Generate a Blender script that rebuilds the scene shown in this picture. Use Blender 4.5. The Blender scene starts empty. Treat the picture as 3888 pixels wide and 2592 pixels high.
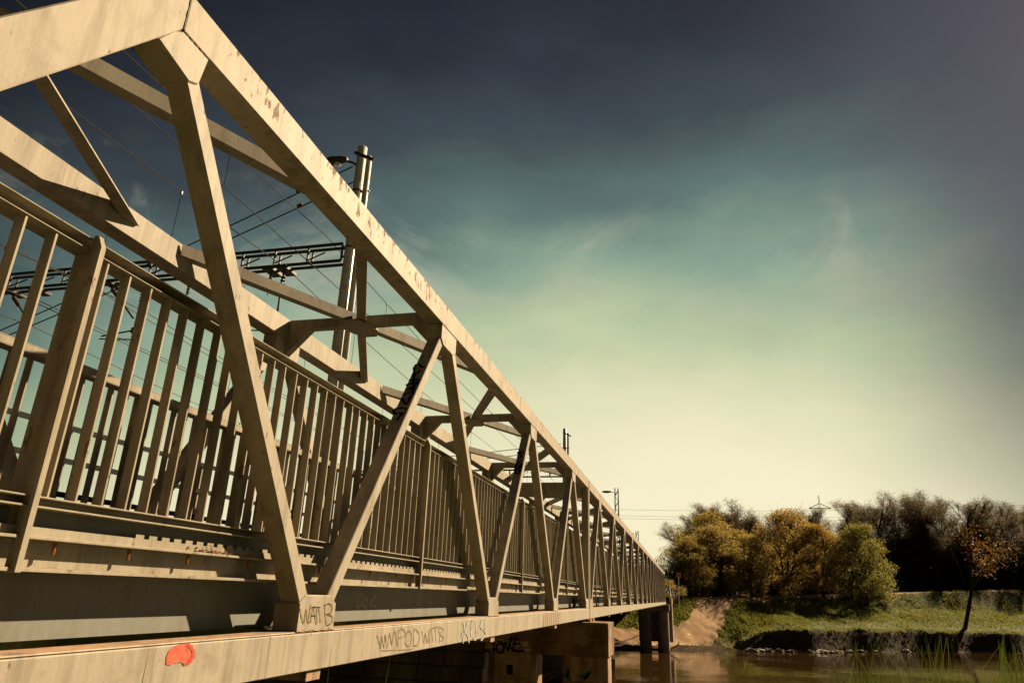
import bpy, math, random
import numpy as np
from mathutils import Vector, Matrix, noise as mnoise

sc = bpy.context.scene
col = sc.collection
# ------------------------------------------------------------------ camera
PW, PH, FPX = 3888.0, 2592.0, 2600.0
YAW, PITCH, ROLL = -0.2465, 0.3532, 0.0333
CAM = np.array([2.3612, 0.0, 0.4976])
def cam_axes():
    cy, sy, cp, sp = math.cos(YAW), math.sin(YAW), math.cos(PITCH), math.sin(PITCH)
    f = np.array([sy*cp, cy*cp, sp]); r = np.array([cy, -sy, 0.0]); u = np.cross(r, f)
    c, s = math.cos(ROLL), math.sin(ROLL)
    return c*r+s*u, -s*r+c*u, f
CR, CU, CF = cam_axes()
cam_data = bpy.data.cameras.new('camera'); cam = bpy.data.objects.new('camera', cam_data); col.objects.link(cam)
cam_data.sensor_width = 36.0; cam_data.lens = 36.0*FPX/PW
cam_data.clip_start = 0.05; cam_data.clip_end = 5000
M = Matrix(((CR[0], CU[0], -CF[0], CAM[0]), (CR[1], CU[1], -CF[1], CAM[1]), (CR[2], CU[2], -CF[2], CAM[2]), (0, 0, 0, 1)))
cam.matrix_world = M
sc.camera = cam
sc.render.resolution_x = 1024; sc.render.resolution_y = 682

def ray(x, y):
    return CF*FPX + CR*(x-PW/2) - CU*(y-PH/2)
def on_plane(x, y, p, n):                       # photo pixel -> point on a surface of the place
    d = ray(x, y); p = np.array(p, float); n = np.array(n, float)
    return CAM + d*(((p-CAM) @ n)/(d @ n))
def onX(x, y, X): return on_plane(x, y, (X, 0, 0), (1, 0, 0))
def onY(x, y, Y): return on_plane(x, y, (0, Y, 0), (0, 1, 0))
def onZ(x, y, Z): return on_plane(x, y, (0, 0, Z), (0, 0, 1))

# ------------------------------------------------------------------ sky, sun, exposure
SUN = Vector((1.0, 1.35, 1.1)).normalized()
w = bpy.data.worlds.new('World'); sc.world = w; w.use_nodes = True
nt = w.node_tree; nt.nodes.clear()
def N(t, **k):
    n = nt.nodes.new(t)
    for a, b in k.items(): setattr(n, a, b)
    return n
L = nt.links.new
out = N('ShaderNodeOutputWorld'); bg = N('ShaderNodeBackground'); L(bg.outputs[0], out.inputs[0])
tc = N('ShaderNodeTexCoord')
# graded evening sky: cream at the horizon, green-teal, then navy overhead, darkest away from the sun
dot = N('ShaderNodeVectorMath', operation='DOT_PRODUCT'); L(tc.outputs['Generated'], dot.inputs[0])
tilt = Vector((0.0, 0.0, 1.0)).normalized(); dot.inputs[1].default_value = tilt
nz = N('ShaderNodeTexNoise'); nz.inputs['Scale'].default_value = 3.2; nz.inputs['Detail'].default_value = 5; nz.inputs['Roughness'].default_value = .55
mp = N('ShaderNodeMapping'); mp.inputs['Scale'].default_value = (1, 1, 2.2); L(tc.outputs['Generated'], mp.inputs[0]); L(mp.outputs[0], nz.inputs['Vector'])
mr = N('ShaderNodeMapRange'); mr.inputs['From Min'].default_value = .3; mr.inputs['From Max'].default_value = .7
mr.inputs['To Min'].default_value = .03; mr.inputs['To Max'].default_value = -.04; L(nz.outputs[0], mr.inputs[0])
add = N('ShaderNodeMath', operation='ADD'); # the cream glow sits low over the far end of the bridge and the sky deepens to both sides of it
lat = N('ShaderNodeVectorMath', operation='DOT_PRODUCT'); L(tc.outputs['Generated'], lat.inputs[0]); lat.inputs[1].default_value = (.97, .243, 0)
lof = N('ShaderNodeMath', operation='SUBTRACT'); L(lat.outputs['Value'], lof.inputs[0]); lof.inputs[1].default_value = .19
lsq = N('ShaderNodeMath', operation='MULTIPLY'); L(lof.outputs[0], lsq.inputs[0]); L(lof.outputs[0], lsq.inputs[1])
lmu = N('ShaderNodeMath', operation='MULTIPLY_ADD'); L(lsq.outputs[0], lmu.inputs[0]); lmu.inputs[1].default_value = .36; L(dot.outputs['Value'], lmu.inputs[2])
L(lmu.outputs[0], add.inputs[0]); L(mr.outputs[0], add.inputs[1])
ramp = N('ShaderNodeValToRGB'); L(add.outputs[0], ramp.inputs[0])
stops = [(0.0, (1.0, .88, .56)), (.14, (1.0, .92, .62)), (.26, (.82, .80, .50)), (.36, (.53, .62, .37)), (.45, (.28, .40, .295)),
         (.54, (.112, .178, .165)), (.63, (.052, .068, .078)), (.71, (.024, .027, .035)), (.80, (.009, .010, .015)), (1.0, (.006, .007, .012))]
el = ramp.color_ramp.elements
while len(el) < len(stops): el.new(.5)
for e, (p, c) in zip(el, stops): e.position = p; e.color = (*c, 1)
# mauve cloud bank on the sun side
dot2 = N('ShaderNodeVectorMath', operation='DOT_PRODUCT'); L(tc.outputs['Generated'], dot2.inputs[0])
a2 = math.radians(116); dot2.inputs[1].default_value = (math.sin(a2), math.cos(a2), 0.0)
mr2 = N('ShaderNodeMapRange', interpolation_type='SMOOTHERSTEP'); mr2.inputs['From Min'].default_value = -.30; mr2.inputs['From Max'].default_value = .10
L(dot2.outputs['Value'], mr2.inputs[0])
mulc = N('ShaderNodeMath', operation='MULTIPLY'); mr2b = N('ShaderNodeMapRange', interpolation_type='SMOOTHSTEP'); mr2b.inputs['From Min'].default_value = .0; mr2b.inputs['From Max'].default_value = .34; mr2b.inputs['To Min'].default_value = .45; mr2b.inputs['To Max'].default_value = .95; L(dot.outputs['Value'], mr2b.inputs[0])
L(mr2b.outputs[0], mulc.inputs[1]); L(mr2.outputs[0], mulc.inputs[0])
# thin wisps of cloud in the middle band
nz2 = N('ShaderNodeTexNoise'); nz2.inputs['Scale'].default_value = 4.2; nz2.inputs['Detail'].default_value = 9; nz2.inputs['Roughness'].default_value = .62; nz2.inputs['Distortion'].default_value = .5
mp2 = N('ShaderNodeMapping'); mp2.inputs['Scale'].default_value = (1, 1, 1.8); mp2.inputs['Location'].default_value = (.35, .1, .62); L(tc.outputs['Generated'], mp2.inputs[0]); L(mp2.outputs[0], nz2.inputs['Vector'])
wm1 = N('ShaderNodeMapRange', interpolation_type='SMOOTHSTEP'); wm1.inputs['From Min'].default_value = .50; wm1.inputs['From Max'].default_value = .70; L(nz2.outputs[0], wm1.inputs[0])
band = N('ShaderNodeValToRGB'); L(dot.outputs['Value'], band.inputs[0]); be = band.color_ramp.elements
for p_, v_ in ((.26, 0), (.37, 1), (.46, 1), (.53, 0)):
    e_ = be.new(p_); e_.color = (v_, v_, v_, 1)
be[0].color = (0, 0, 0, 1); be[-1].color = (0, 0, 0, 1)
wmu = N('ShaderNodeMath', operation='MULTIPLY'); L(wm1.outputs[0], wmu.inputs[0]); L(band.outputs[0], wmu.inputs[1])
wmf = N('ShaderNodeMath', operation='MULTIPLY'); L(wmu.outputs[0], wmf.inputs[0]); wmf.inputs[1].default_value = .6
wmix = N('ShaderNodeMixRGB'); L(wmf.outputs[0], wmix.inputs[0]); L(ramp.outputs[0], wmix.inputs[1]); wmix.inputs[2].default_value = (.52, .52, .37, 1)
mixc = N('ShaderNodeMixRGB'); L(mulc.outputs[0], mixc.inputs[0]); L(wmix.outputs[0], mixc.inputs[1]); mixc.inputs[2].default_value = (.050, .047, .074, 1)
# a little of the physical sky underneath
sky = N('ShaderNodeTexSky', sky_type='NISHITA'); sky.sun_disc = False
sky.sun_elevation = math.asin(SUN.z); sky.sun_rotation = math.atan2(SUN.x, SUN.y)
skm = N('ShaderNodeMixRGB', blend_type='ADD'); skm.inputs[0].default_value = .004
L(mixc.outputs[0], skm.inputs[1]); L(sky.outputs[0], skm.inputs[2])
# the glow belongs to the sun's half of the sky; away from the sun it falls off to a dim blue
dot3 = N('ShaderNodeVectorMath', operation='DOT_PRODUCT'); L(tc.outputs['Generated'], dot3.inputs[0]); dot3.inputs[1].default_value = Vector((SUN.x, SUN.y, 0)).normalized()
mr3 = N('ShaderNodeMapRange', interpolation_type='SMOOTHSTEP'); mr3.inputs['From Min'].default_value = -.5; mr3.inputs['From Max'].default_value = .3
mr3.inputs['To Min'].default_value = .09; mr3.inputs['To Max'].default_value = 1.0; L(dot3.outputs['Value'], mr3.inputs[0])
fall = N('ShaderNodeMixRGB', blend_type='MULTIPLY'); fall.inputs[0].default_value = 1; L(skm.outputs[0], fall.inputs[1]); L(mr3.outputs[0], fall.inputs[2])
L(fall.outputs[0], bg.inputs[0]); bg.inputs[1].default_value = 0.29
sun_d = bpy.data.lights.new('sun', 'SUN'); sun_d.energy = 4.8; sun_d.angle = math.radians(.5); sun_d.color = (1.0, .785, .50)
sun = bpy.data.objects.new('sun', sun_d); col.objects.link(sun); sun.rotation_euler = SUN.to_track_quat('Z', 'Y').to_euler(); sun.location = (30, 40, 40)
vs = sc.view_settings; vs.view_transform = 'Standard'; vs.look = 'None'; vs.gamma = 1; vs.use_curve_mapping = False; vs.exposure = 1.65

# ------------------------------------------------------------------ materials
def mat(name, base, rough=.6, spec=.3, metallic=0):
    m = bpy.data.materials.new(name); m.use_nodes = True
    b = m.node_tree.nodes['Principled BSDF']
    b.inputs['Base Color'].default_value = (*base, 1); b.inputs['Roughness'].default_value = rough
    b.inputs['Specular IOR Level'].default_value = spec; b.inputs['Metallic'].default_value = metallic
    return m
def node(m, t, **k):
    n = m.node_tree.nodes.new(t)
    for a, b in k.items(): setattr(n, a, b)
    return n
def lk(m, a, b): m.node_tree.links.new(a, b)
def pos_noise(m, scale, detail=4, rough=.6, vec=(1, 1, 1)):
    g = node(m, 'ShaderNodeNewGeometry'); mp = node(m, 'ShaderNodeMapping'); mp.inputs['Scale'].default_value = vec
    n = node(m, 'ShaderNodeTexNoise'); n.inputs['Scale'].default_value = scale; n.inputs['Detail'].default_value = detail; n.inputs['Roughness'].default_value = rough
    lk(m, g.outputs['Position'], mp.inputs[0]); lk(m, mp.outputs[0], n.inputs['Vector']); return n.outputs[0]
def rng_map(m, s, a, b, c=0., d=1.):
    n = node(m, 'ShaderNodeMapRange'); n.inputs['From Min'].default_value = a; n.inputs['From Max'].default_value = b
    n.inputs['To Min'].default_value = c; n.inputs['To Max'].default_value = d; lk(m, s, n.inputs[0]); return n.outputs[0]
def mixrgb(m, f, a, b, mode='MIX'):
    n = node(m, 'ShaderNodeMixRGB', blend_type=mode)
    for i, v in enumerate((f, a, b)):
        if hasattr(v, 'is_output'): lk(m, v, n.inputs[i])
        elif i == 0: n.inputs[0].default_value = v
        else: n.inputs[i].default_value = (*v, 1)
    return n.outputs[0]
def math_n(m, op, a, b):
    n = node(m, 'ShaderNodeMath', operation=op)
    for i, v in enumerate((a, b)):
        if hasattr(v, 'is_output'): lk(m, v, n.inputs[i])
        else: n.inputs[i].default_value = v
    return n.outputs[0]
def bump(m, h, strength=.3, dist=.01):
    n = node(m, 'ShaderNodeBump'); n.inputs['Strength'].default_value = strength; n.inputs['Distance'].default_value = dist
    lk(m, h, n.inputs['Height']); lk(m, n.outputs[0], m.node_tree.nodes['Principled BSDF'].inputs['Normal'])
def bsdf(m): return m.node_tree.nodes['Principled BSDF']
PAINT = (.298, .257, .198)
def painted(name, base, streak=.15, rust=.02, rough=.62, edge=False):
    m = mat(name, base, rough, .12)
    big = pos_noise(m, 1.3, 5); c = mixrgb(m, rng_map(m, big, .3, .7, 0, .5), base, tuple(v*.70 for v in base))
    st = pos_noise(m, 7, 6, .65, (1, 1, .12)); c = mixrgb(m, rng_map(m, st, .46, .70, 0, streak*1.3), c, (.115, .085, .058))
    st2 = pos_noise(m, 24, 4, .6, (1, 1, .10)); c = mixrgb(m, rng_map(m, st2, .52, .72, 0, streak*.8), c, tuple(min(1, v*1.25) for v in base))
    blot = pos_noise(m, 3.5, 7, .7); c = mixrgb(m, rng_map(m, blot, .53, .70, 0, .45), c, (.11, .083, .057))
    fine = pos_noise(m, 60, 4); c = mixrgb(m, rng_map(m, fine, .35, .7, 0, .22), c, tuple(v*.6 for v in base))
    pit = pos_noise(m, 95, 2, .5); c = mixrgb(m, rng_map(m, pit, .70, .74, 0, .7), c, (.09, .06, .04))
    ch = pos_noise(m, 16, 6, .62, (1, 1, .45))
    if edge:
        g = node(m, 'ShaderNodeNewGeometry'); s_ = node(m, 'ShaderNodeSeparateXYZ'); lk(m, g.outputs['Position'], s_.inputs[0])
        ch = math_n(m, 'ADD', math_n(m, 'ADD', ch, rng_map(m, s_.outputs['Z'], 3.2, 3.4, -.06, .05)), rng_map(m, pos_noise(m, 1.1, 3), .35, .65, -.07, .05))
    f = rng_map(m, ch, .69-rust*2.2, .73-rust*2.2)
    c = mixrgb(m, f, c, mixrgb(m, rng_map(m, fine, .4, .6), (.20, .125, .085), (.11, .08, .065))); lk(m, c, bsdf(m).inputs['Base Color'])
    lk(m, rng_map(m, f, 0, 1, rough, .85), bsdf(m).inputs['Roughness'])
    h = math_n(m, 'SUBTRACT', math_n(m, 'MULTIPLY', fine, .35), f); bump(m, h, .35, .004)
    return m
M_STEEL = painted('painted_steel', PAINT, .5, .016)
M_CHORD = painted('peeling_paint', (.295, .245, .185), .6, .052, edge=True)
M_WEB = painted('shaded_web_paint', (.17, .17, .145), .35, .01)  # grey-green paint, colour taken darker to hold the shade of the girder recess
M_RAIL = painted('railing_paint', (.272, .232, .172), .5, .032)
M_RUST = mat('rust', (.20, .075, .03), .9, .1)
M_RUSTP = painted('rusty_flange', (.33, .2, .12), .5, .06, .7)
M_DARK = painted('dark_galvanised', (.05, .045, .042), .2, .0, .5)
M_POLE = painted('pole_galvanised', (.62, .59, .56), .2, .0, .32)
M_WIRE = mat('wire', (.03, .025, .02), .5)
M_INS = mat('insulator', (.04, .025, .02), .25, .5)
M_LAMP = mat('lamp_glass', (.5, .45, .35), .2, .5)
M_BLACKP = mat('black_spray', (.012, .012, .013), .7, .05)
M_DECK = mat('asphalt_deck', (.035, .032, .028), .95, .05)
M_REDP = mat('red_spray', (.40, .075, .05), .75, .05)
M_TAN = mat('faded_marker', (.17, .125, .075), .8, .1)
M_BLUEP = mat('grey_blue_spray', (.11, .125, .135), .7)
M_WHITEP = mat('white_spray', (.5, .45, .36), .7)
M_FAR = mat('far_steel', (.10, .09, .075), .7, .1)
M_PALEP = mat('pale_spray', (.31, .30, .27), .7)
M_TEAL = mat('teal_spray', (.02, .10, .08), .7)
c_ = mixrgb(M_REDP, rng_map(M_REDP, pos_noise(M_REDP, 30, 5, .7), .42, .68), (.42, .07, .045), (.36, .14, .09)); lk(M_REDP, c_, bsdf(M_REDP).inputs['Base Color'])
def rocky(name, c1, c2, c3, scale=2.2, bs=.5):
    m = mat(name, c1, .92, .12)
    a = pos_noise(m, scale, 8, .65); b = pos_noise(m, scale*.35, 5, .6, (1, 1, .3)); d = pos_noise(m, scale*14, 4)
    c = mixrgb(m, rng_map(m, a, .40, .60), c1, c2); c = mixrgb(m, rng_map(m, b, .46, .62, 0, .9), c, c3)
    c = mixrgb(m, rng_map(m, d, .3, .7, 0, .35), c, tuple(v*.5 for v in c1)); lk(m, c, bsdf(m).inputs['Base Color'])
    bump(m, math_n(m, 'ADD', math_n(m, 'MULTIPLY', d, .4), a), bs, .03); return m
M_CONC = rocky('stained_concrete', (.42, .30, .18), (.24, .145, .07), (.09, .05, .025), 3.0, .8)
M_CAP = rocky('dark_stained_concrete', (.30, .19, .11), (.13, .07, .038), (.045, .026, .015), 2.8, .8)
M_CONC2 = rocky('pale_concrete', (.30, .25, .19), (.2, .16, .12), (.13, .1, .07), 1.2)
M_STONE = rocky('pier_stone', (.19, .155, .11), (.12, .095, .065), (.07, .052, .035), 2.4, .9)
M_MORTAR = rocky('mortar', (.12, .09, .06), (.08, .06, .04), (.06, .04, .03), 4)
M_SHINGLE = rocky('wet_shingle', (.15, .10, .06), (.075, .05, .03), (.04, .026, .016), 5)
M_ROCK = rocky('river_rock', (.30, .25, .19), (.2, .16, .12), (.1, .08, .06), 5)
M_SOIL = rocky('bank_soil', (.075, .052, .026), (.045, .04, .016), (.025, .018, .009), 1.6, 1.0)
M_DIRT = rocky('dirt_path', (.37, .225, .115), (.28, .165, .08), (.16, .105, .055), 1.3, .9)
M_BARK = rocky('bark', (.06, .043, .03), (.04, .03, .02), (.03, .02, .015), 6)
M_TWIG = rocky('twig', (.075, .048, .027), (.052, .034, .02), (.035, .024, .015), 6)
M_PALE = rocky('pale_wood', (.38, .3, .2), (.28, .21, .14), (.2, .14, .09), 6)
def leafmat(name, c1, c2, trans=.5):
    m = mat(name, c1, .6, .2); c = mixrgb(m, rng_map(m, pos_noise(m, .55, 3), .35, .65), c1, c2)
    c = mixrgb(m, rng_map(m, pos_noise(m, 7, 2), .3, .7, 0, .5), c, tuple(v*.55 for v in c1))
    lk(m, c, bsdf(m).inputs['Base Color'])
    t = node(m, 'ShaderNodeBsdfTranslucent'); lk(m, c, t.inputs[0]); mx = node(m, 'ShaderNodeMixShader'); mx.inputs[0].default_value = trans
    lk(m, bsdf(m).outputs[0], mx.inputs[1]); lk(m, t.outputs[0], mx.inputs[2]); lk(m, mx.outputs[0], m.node_tree.nodes['Material Output'].inputs[0]); return m
M_GOLD = leafmat('golden_leaves', (.33, .205, .04), (.25, .175, .035), .6)
M_GOLD2 = leafmat('yellow_leaves', (.33, .24, .05), (.25, .19, .04), .6)
M_OLIVE = leafmat('olive_leaves', (.215, .165, .04), (.29, .19, .04), .6)
M_GREEN = leafmat('spring_leaves', (.165, .155, .032), (.21, .175, .035), .58)
M_DARKL = leafmat('dark_shade_leaves', (.035, .03, .012), (.05, .036, .014), .3)  # leaf colour set dark to stand in for deep shade among the trees
M_PINK = leafmat('blossom_leaves', (.40, .24, .10), (.32, .21, .07), .6)
M_RUSTL = leafmat('russet_leaves', (.15, .07, .015), (.11, .06, .015))
M_TWIGL = leafmat('twig_buds', (.12, .088, .038), (.10, .07, .03), .45)
M_BLADE = leafmat('grass_blade', (.042, .064, .011), (.075, .085, .017), .45)
M_TURF = leafmat('turf', (.12, .14, .024), (.20, .17, .036))
def ground_mat():
    m = mat('bank_ground', (.08, .09, .02), .95, .05)
    g = node(m, 'ShaderNodeNewGeometry'); s = node(m, 'ShaderNodeSeparateXYZ'); lk(m, g.outputs['Position'], s.inputs[0])
    n1 = pos_noise(m, .25, 6); n2 = pos_noise(m, 1.6, 6)
    grass = mixrgb(m, rng_map(m, n1, .35, .65), (.055, .075, .013), (.09, .088, .02)); grass = mixrgb(m, rng_map(m, n2, .35, .7, 0, .6), grass, (.03, .038, .009))
    soil = mixrgb(m, rng_map(m, n2, .35, .65), (.15, .095, .055), (.085, .055, .03))
    z = math_n(m, 'ADD', s.outputs['Z'], rng_map(m, n1, .2, .8, -.9, .9))
    c = mixrgb(m, rng_map(m, z, -4.4, -3.6), soil, grass)
    sn = node(m, 'ShaderNodeSeparateXYZ'); lk(m, g.outputs['True Normal'], sn.inputs[0])
    steep = rng_map(m, math_n(m, 'ADD', sn.outputs['Z'], rng_map(m, n2, .3, .7, -.12, .12)), .78, .60)
    c = mixrgb(m, steep, c, mixrgb(m, rng_map(m, n2, .4, .6), (.025, .016, .009), (.05, .032, .018)))
    lk(m, c, bsdf(m).inputs['Base Color']); bump(m, n2, .8, .25); return m
M_GROUND = ground_mat()
def water_mat():
    m = mat('river_water', (.024, .013, .004), .05, .5); bsdf(m).inputs['IOR'].default_value = 1.33
    a = pos_noise(m, .35, 3, .5); b = pos_noise(m, 3.4, 3, .5, (1, 1.6, 1)); mask = rng_map(m, pos_noise(m, .11, 3, .5, (.6, 1.5, 1)), .5, .68, .08, 1.0)
    h = math_n(m, 'ADD', math_n(m, 'MULTIPLY', a, .5), math_n(m, 'MULTIPLY', math_n(m, 'MULTIPLY', b, mask), .5)); bump(m, h, .16, .25); return m
M_WATER = water_mat()

# ------------------------------------------------------------------ mesh helpers
class MB:
    def __init__(s): s.v = []; s.f = []
    def add(s, v, f):
        o = len(s.v); s.v += [tuple(map(float, p)) for p in v]; s.f += [tuple(i+o for i in q) for q in f]; return s
    def box(s, x0, x1, y0, y1, z0, z1):
        x0, x1 = sorted((x0, x1)); y0, y1 = sorted((y0, y1)); z0, z1 = sorted((z0, z1))
        return s.add([(x0, y0, z0), (x1, y0, z0), (x1, y1, z0), (x0, y1, z0), (x0, y0, z1), (x1, y0, z1), (x1, y1, z1), (x0, y1, z1)],
                     [(0, 3, 2, 1), (4, 5, 6, 7), (0, 1, 5, 4), (1, 2, 6, 5), (2, 3, 7, 6), (3, 0, 4, 7)])
    def prism_x(s, yz, x0, x1):                 # polygon in the Y-Z plane, extruded along X
        x0, x1 = sorted((x0, x1)); n = len(yz)
        area = sum(yz[i][0]*yz[(i+1) % n][1]-yz[(i+1) % n][0]*yz[i][1] for i in range(n))
        if area < 0: yz = yz[::-1]
        v = [(x1, y, z) for y, z in yz]+[(x0, y, z) for y, z in yz]
        return s.add(v, [tuple(range(n)), tuple(range(2*n-1, n-1, -1))]+[((i+1) % n, i, n+i, n+(i+1) % n) for i in range(n)])
    def prism_y(s, xz, y0, y1):
        n = len(xz); area = sum(xz[i][0]*xz[(i+1) % n][1]-xz[(i+1) % n][0]*xz[i][1] for i in range(n))
        if area < 0: xz = xz[::-1]
        v = [(x, y0, z) for x, z in xz]+[(x, y1, z) for x, z in xz]
        return s.add(v, [tuple(range(n)), tuple(range(2*n-1, n-1, -1))]+[((i+1) % n, i, n+i, n+(i+1) % n) for i in range(n)])
    def prism_z(s, xy, z0, z1):
        n = len(xy); area = sum(xy[i][0]*xy[(i+1) % n][1]-xy[(i+1) % n][0]*xy[i][1] for i in range(n))
        if area < 0: xy = xy[::-1]
        v = [(x, y, z1) for x, y in xy]+[(x, y, z0) for x, y in xy]
        return s.add(v, [tuple(range(n)), tuple(range(2*n-1, n-1, -1))]+[((i+1) % n, i, n+i, n+(i+1) % n) for i in range(n)])
    def bar(s, p, q, a, b, up=(0, 0, 1)):       # rectangular bar p->q, a wide across 'up', b along it
        p = np.array(p, float); q = np.array(q, float); d = q-p; d /= np.linalg.norm(d)
        u = np.array(up, float); sd = np.cross(d, u); sd /= np.linalg.norm(sd); u = np.cross(sd, d)
        v = [e+sd*sx*a/2+u*sz*b/2 for e in (p, q) for sx, sz in ((-1, -1), (1, -1), (1, 1), (-1, 1))]
        return s.add(v, [(0, 1, 2, 3), (7, 6, 5, 4), (1, 0, 4, 5), (2, 1, 5, 6), (3, 2, 6, 7), (0, 3, 7, 4)])
    def tube(s, pts, r, n=6, cap=True):
        pts = [np.array(p, float) for p in pts]; rs = r if hasattr(r, '__len__') else [r]*len(pts); o = len(s.v)
        for i, p in enumerate(pts):
            d = pts[min(i+1, len(pts)-1)]-pts[max(i-1, 0)]; d = d/(np.linalg.norm(d)+1e-9)
            ref = np.array((0, 0, 1.)) if abs(d[2]) < .9 else np.array((1., 0, 0)); a = np.cross(d, ref); a /= np.linalg.norm(a); b = np.cross(d, a)
            for k in range(n):
                t = 2*math.pi*k/n; s.v.append(tuple(p+(a*math.cos(t)+b*math.sin(t))*rs[i]))
        for i in range(len(pts)-1):
            for k in range(n): s.f.append((o+i*n+k, o+i*n+(k+1) % n, o+(i+1)*n+(k+1) % n, o+(i+1)*n+k))
        if cap: s.f.append(tuple(o+k for k in range(n))[::-1]); e = o+(len(pts)-1)*n; s.f.append(tuple(e+k for k in range(n)))
        return s
    def lathe(s, prof, n=10, c=(0, 0, 0)):      # (r, z) profile
        o = len(s.v)
        for r, z in prof:
            for k in range(n): t = 2*math.pi*k/n; s.v.append((c[0]+r*math.cos(t), c[1]+r*math.sin(t), c[2]+z))
        for i in range(len(prof)-1):
            for k in range(n): s.f.append((o+i*n+k, o+i*n+(k+1) % n, o+(i+1)*n+(k+1) % n, o+(i+1)*n+k))
        s.f.append(tuple(o+k for k in range(n))[::-1]); e = o+(len(prof)-1)*n; s.f.append(tuple(e+k for k in range(n))); return s
    def mesh(s, name, m, smooth=False):
        me = bpy.data.meshes.new(name); me.from_pydata(s.v, [], s.f); me.materials.append(m)
        if smooth: me.polygons.foreach_set('use_smooth', [True]*len(me.polygons))
        me.update(); return me
    def build(s, name, m, parent=None, bevel=0, smooth=False, kind=None):
        return obj(name, s.mesh(name, m, smooth), parent, bevel, kind)
def obj(name, me, parent=None, bevel=0, kind=None, loc=None):
    o = bpy.data.objects.new(name, me); col.objects.link(o); o.parent = parent
    if parent is not None: o.matrix_parent_inverse = Matrix.Translation(-Vector(parent_world(parent)))
    if loc is not None: o.location = loc
    if bevel:
        b = o.modifiers.new('bevel', 'BEVEL'); b.width = bevel; b.segments = 1; b.limit_method = 'ANGLE'
    if kind: o['kind'] = kind
    return o
def parent_world(p):
    v = Vector((0, 0, 0))
    while p is not None: v += p.location; p = p.parent if p.parent and p.parent.type == 'EMPTY' and False else None
    return v
def tag(o, label, cat, group=None):
    o['label'] = label; o['category'] = cat
    if group: o['group'] = group
    return o
def thing(name, label, cat, loc=(0, 0, 0), group=None):
    o = bpy.data.objects.new(name, None); col.objects.link(o); o.location = loc; o.empty_display_size = .3; return tag(o, label, cat, group)
def ribbon(mb, pts, wd, nrm, lift=.0025):       # brush stroke lying on a surface
    pts = [np.array(p, float) for p in pts]; n = np.array(nrm, float); n /= np.linalg.norm(n)
    # resample with Catmull-Rom so strokes are rounded
    P = [pts[0]]+pts+[pts[-1]]; fine = []
    for i in range(1, len(P)-2):
        for t in np.linspace(0, 1, 5, endpoint=False):
            a, b, c, d = P[i-1], P[i], P[i+1], P[i+2]
            fine.append(.5*((2*b)+(-a+c)*t+(2*a-5*b+4*c-d)*t*t+(-a+3*b-3*c+d)*t**3))
    fine.append(pts[-1]); o = len(mb.v); k = len(fine)
    for i, p in enumerate(fine):
        d = fine[min(i+1, k-1)]-fine[max(i-1, 0)]; d = d/(np.linalg.norm(d)+1e-9); sd = np.cross(n, d); sd /= (np.linalg.norm(sd)+1e-9)
        ww = wd*(.75+.25*math.sin(i*1.7))*(.6 if i in (0, k-1) else 1)
        mb.v += [tuple(p+n*lift-sd*ww/2), tuple(p+n*lift+sd*ww/2)]
    for i in range(k-1): mb.f.append((o+2*i, o+2*i+2, o+2*i+3, o+2*i+1))
rnd = random.Random(7)

# ------------------------------------------------------------------ ground, river
def lerp_prof(s, pr):
    if s <= pr[0][0]: return pr[0][1]
    for (a, za), (b, zb) in zip(pr, pr[1:]):
        if s <= b:
            t = (s-a)/(b-a); return za+(zb-za)*t
    return pr[-1][1]
def sstep(x, a, b):
    t = min(1, max(0, (x-a)/(b-a))); return t*t*(3-2*t)
WATER = -5.0
def shore_far(X): return 87.3+(.70*X if X > 0 else .45*X)+1.0*math.sin(X*.21+1)+.5*math.sin(X*.63)*sstep(X, 6, 12)
def shore_near(X): return 11.5+.45*X
def ztop(X): return .62+.056*max(0, min(X, 60))
def height(X, Y):
    zt = ztop(X); s = Y-shore_far(X); t = shore_near(X)-Y
    nz = mnoise.noise(Vector((X*.25, Y*.25, 0)))*.22+mnoise.noise(Vector((X*.9, Y*.9, 5)))*.10
    if s > -8:
        left = lerp_prof(s, [(-8, -7), (-1.5, -5.6), (0, -5.02), (3, -4.55), (11.5, zt-.45), (14, zt), (17, zt), (24, zt-.9), (200, zt-.6)])
        right = lerp_prof(s, [(-8, -7), (-1.2, -5.6), (0, -5.02), (.5, -4.7), (.95, -3.1), (1.7, -2.35), (9, -.9), (14.5, .25), (18.5, zt), (21.5, zt), (29, zt-.9), (200, zt-.6)])
        wr = sstep(X+2.2*mnoise.noise(Vector((X*.2, Y*.2, 9))), 7, 14); z = left*(1-wr)+right*wr
        return z+nz*(.5 if s < 2 else 1.0)*(0.25 if 12 < s < 24 else 1)
    if t > -6: return lerp_prof(t, [(-6, -7), (-1, -5.6), (0, -5.02), (1.5, -4.3), (7, -1.25), (300, -1.05)])+nz*.5
    return -7
def spaced(lo, hi, f0, f1, fine, ratio=1.35):
    a = list(np.arange(f0, f1+1e-6, fine)); s = fine; x = f0
    while x > lo: s *= ratio; x -= s; a.insert(0, max(x, lo))
    s = fine; x = f1
    while x < hi: s *= ratio; x += s; a.append(min(x, hi))
    return a
xs = spaced(-900, 1200, -22, 74, .8); ys = spaced(-500, 2500, 78, 152, .65)
ys = sorted(set([round(y, 3) for y in ys]+[round(y, 3) for y in np.arange(-6, 26, 1.0)]))
gv = [(x, y, height(x, y)) for y in ys for x in xs]; nx = len(xs)
gf = [(j*nx+i, j*nx+i+1, (j+1)*nx+i+1, (j+1)*nx+i) for j in range(len(ys)-1) for i in range(nx-1)]
g = MB(); g.v = gv; g.f = gf; g.build('ground', M_GROUND, smooth=True, kind='structure')
wv = MB(); wv.add([(-900, -400, WATER), (1200, -400, WATER), (1200, 1500, WATER), (-900, 1500, WATER)], [(0, 1, 2, 3)])
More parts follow.
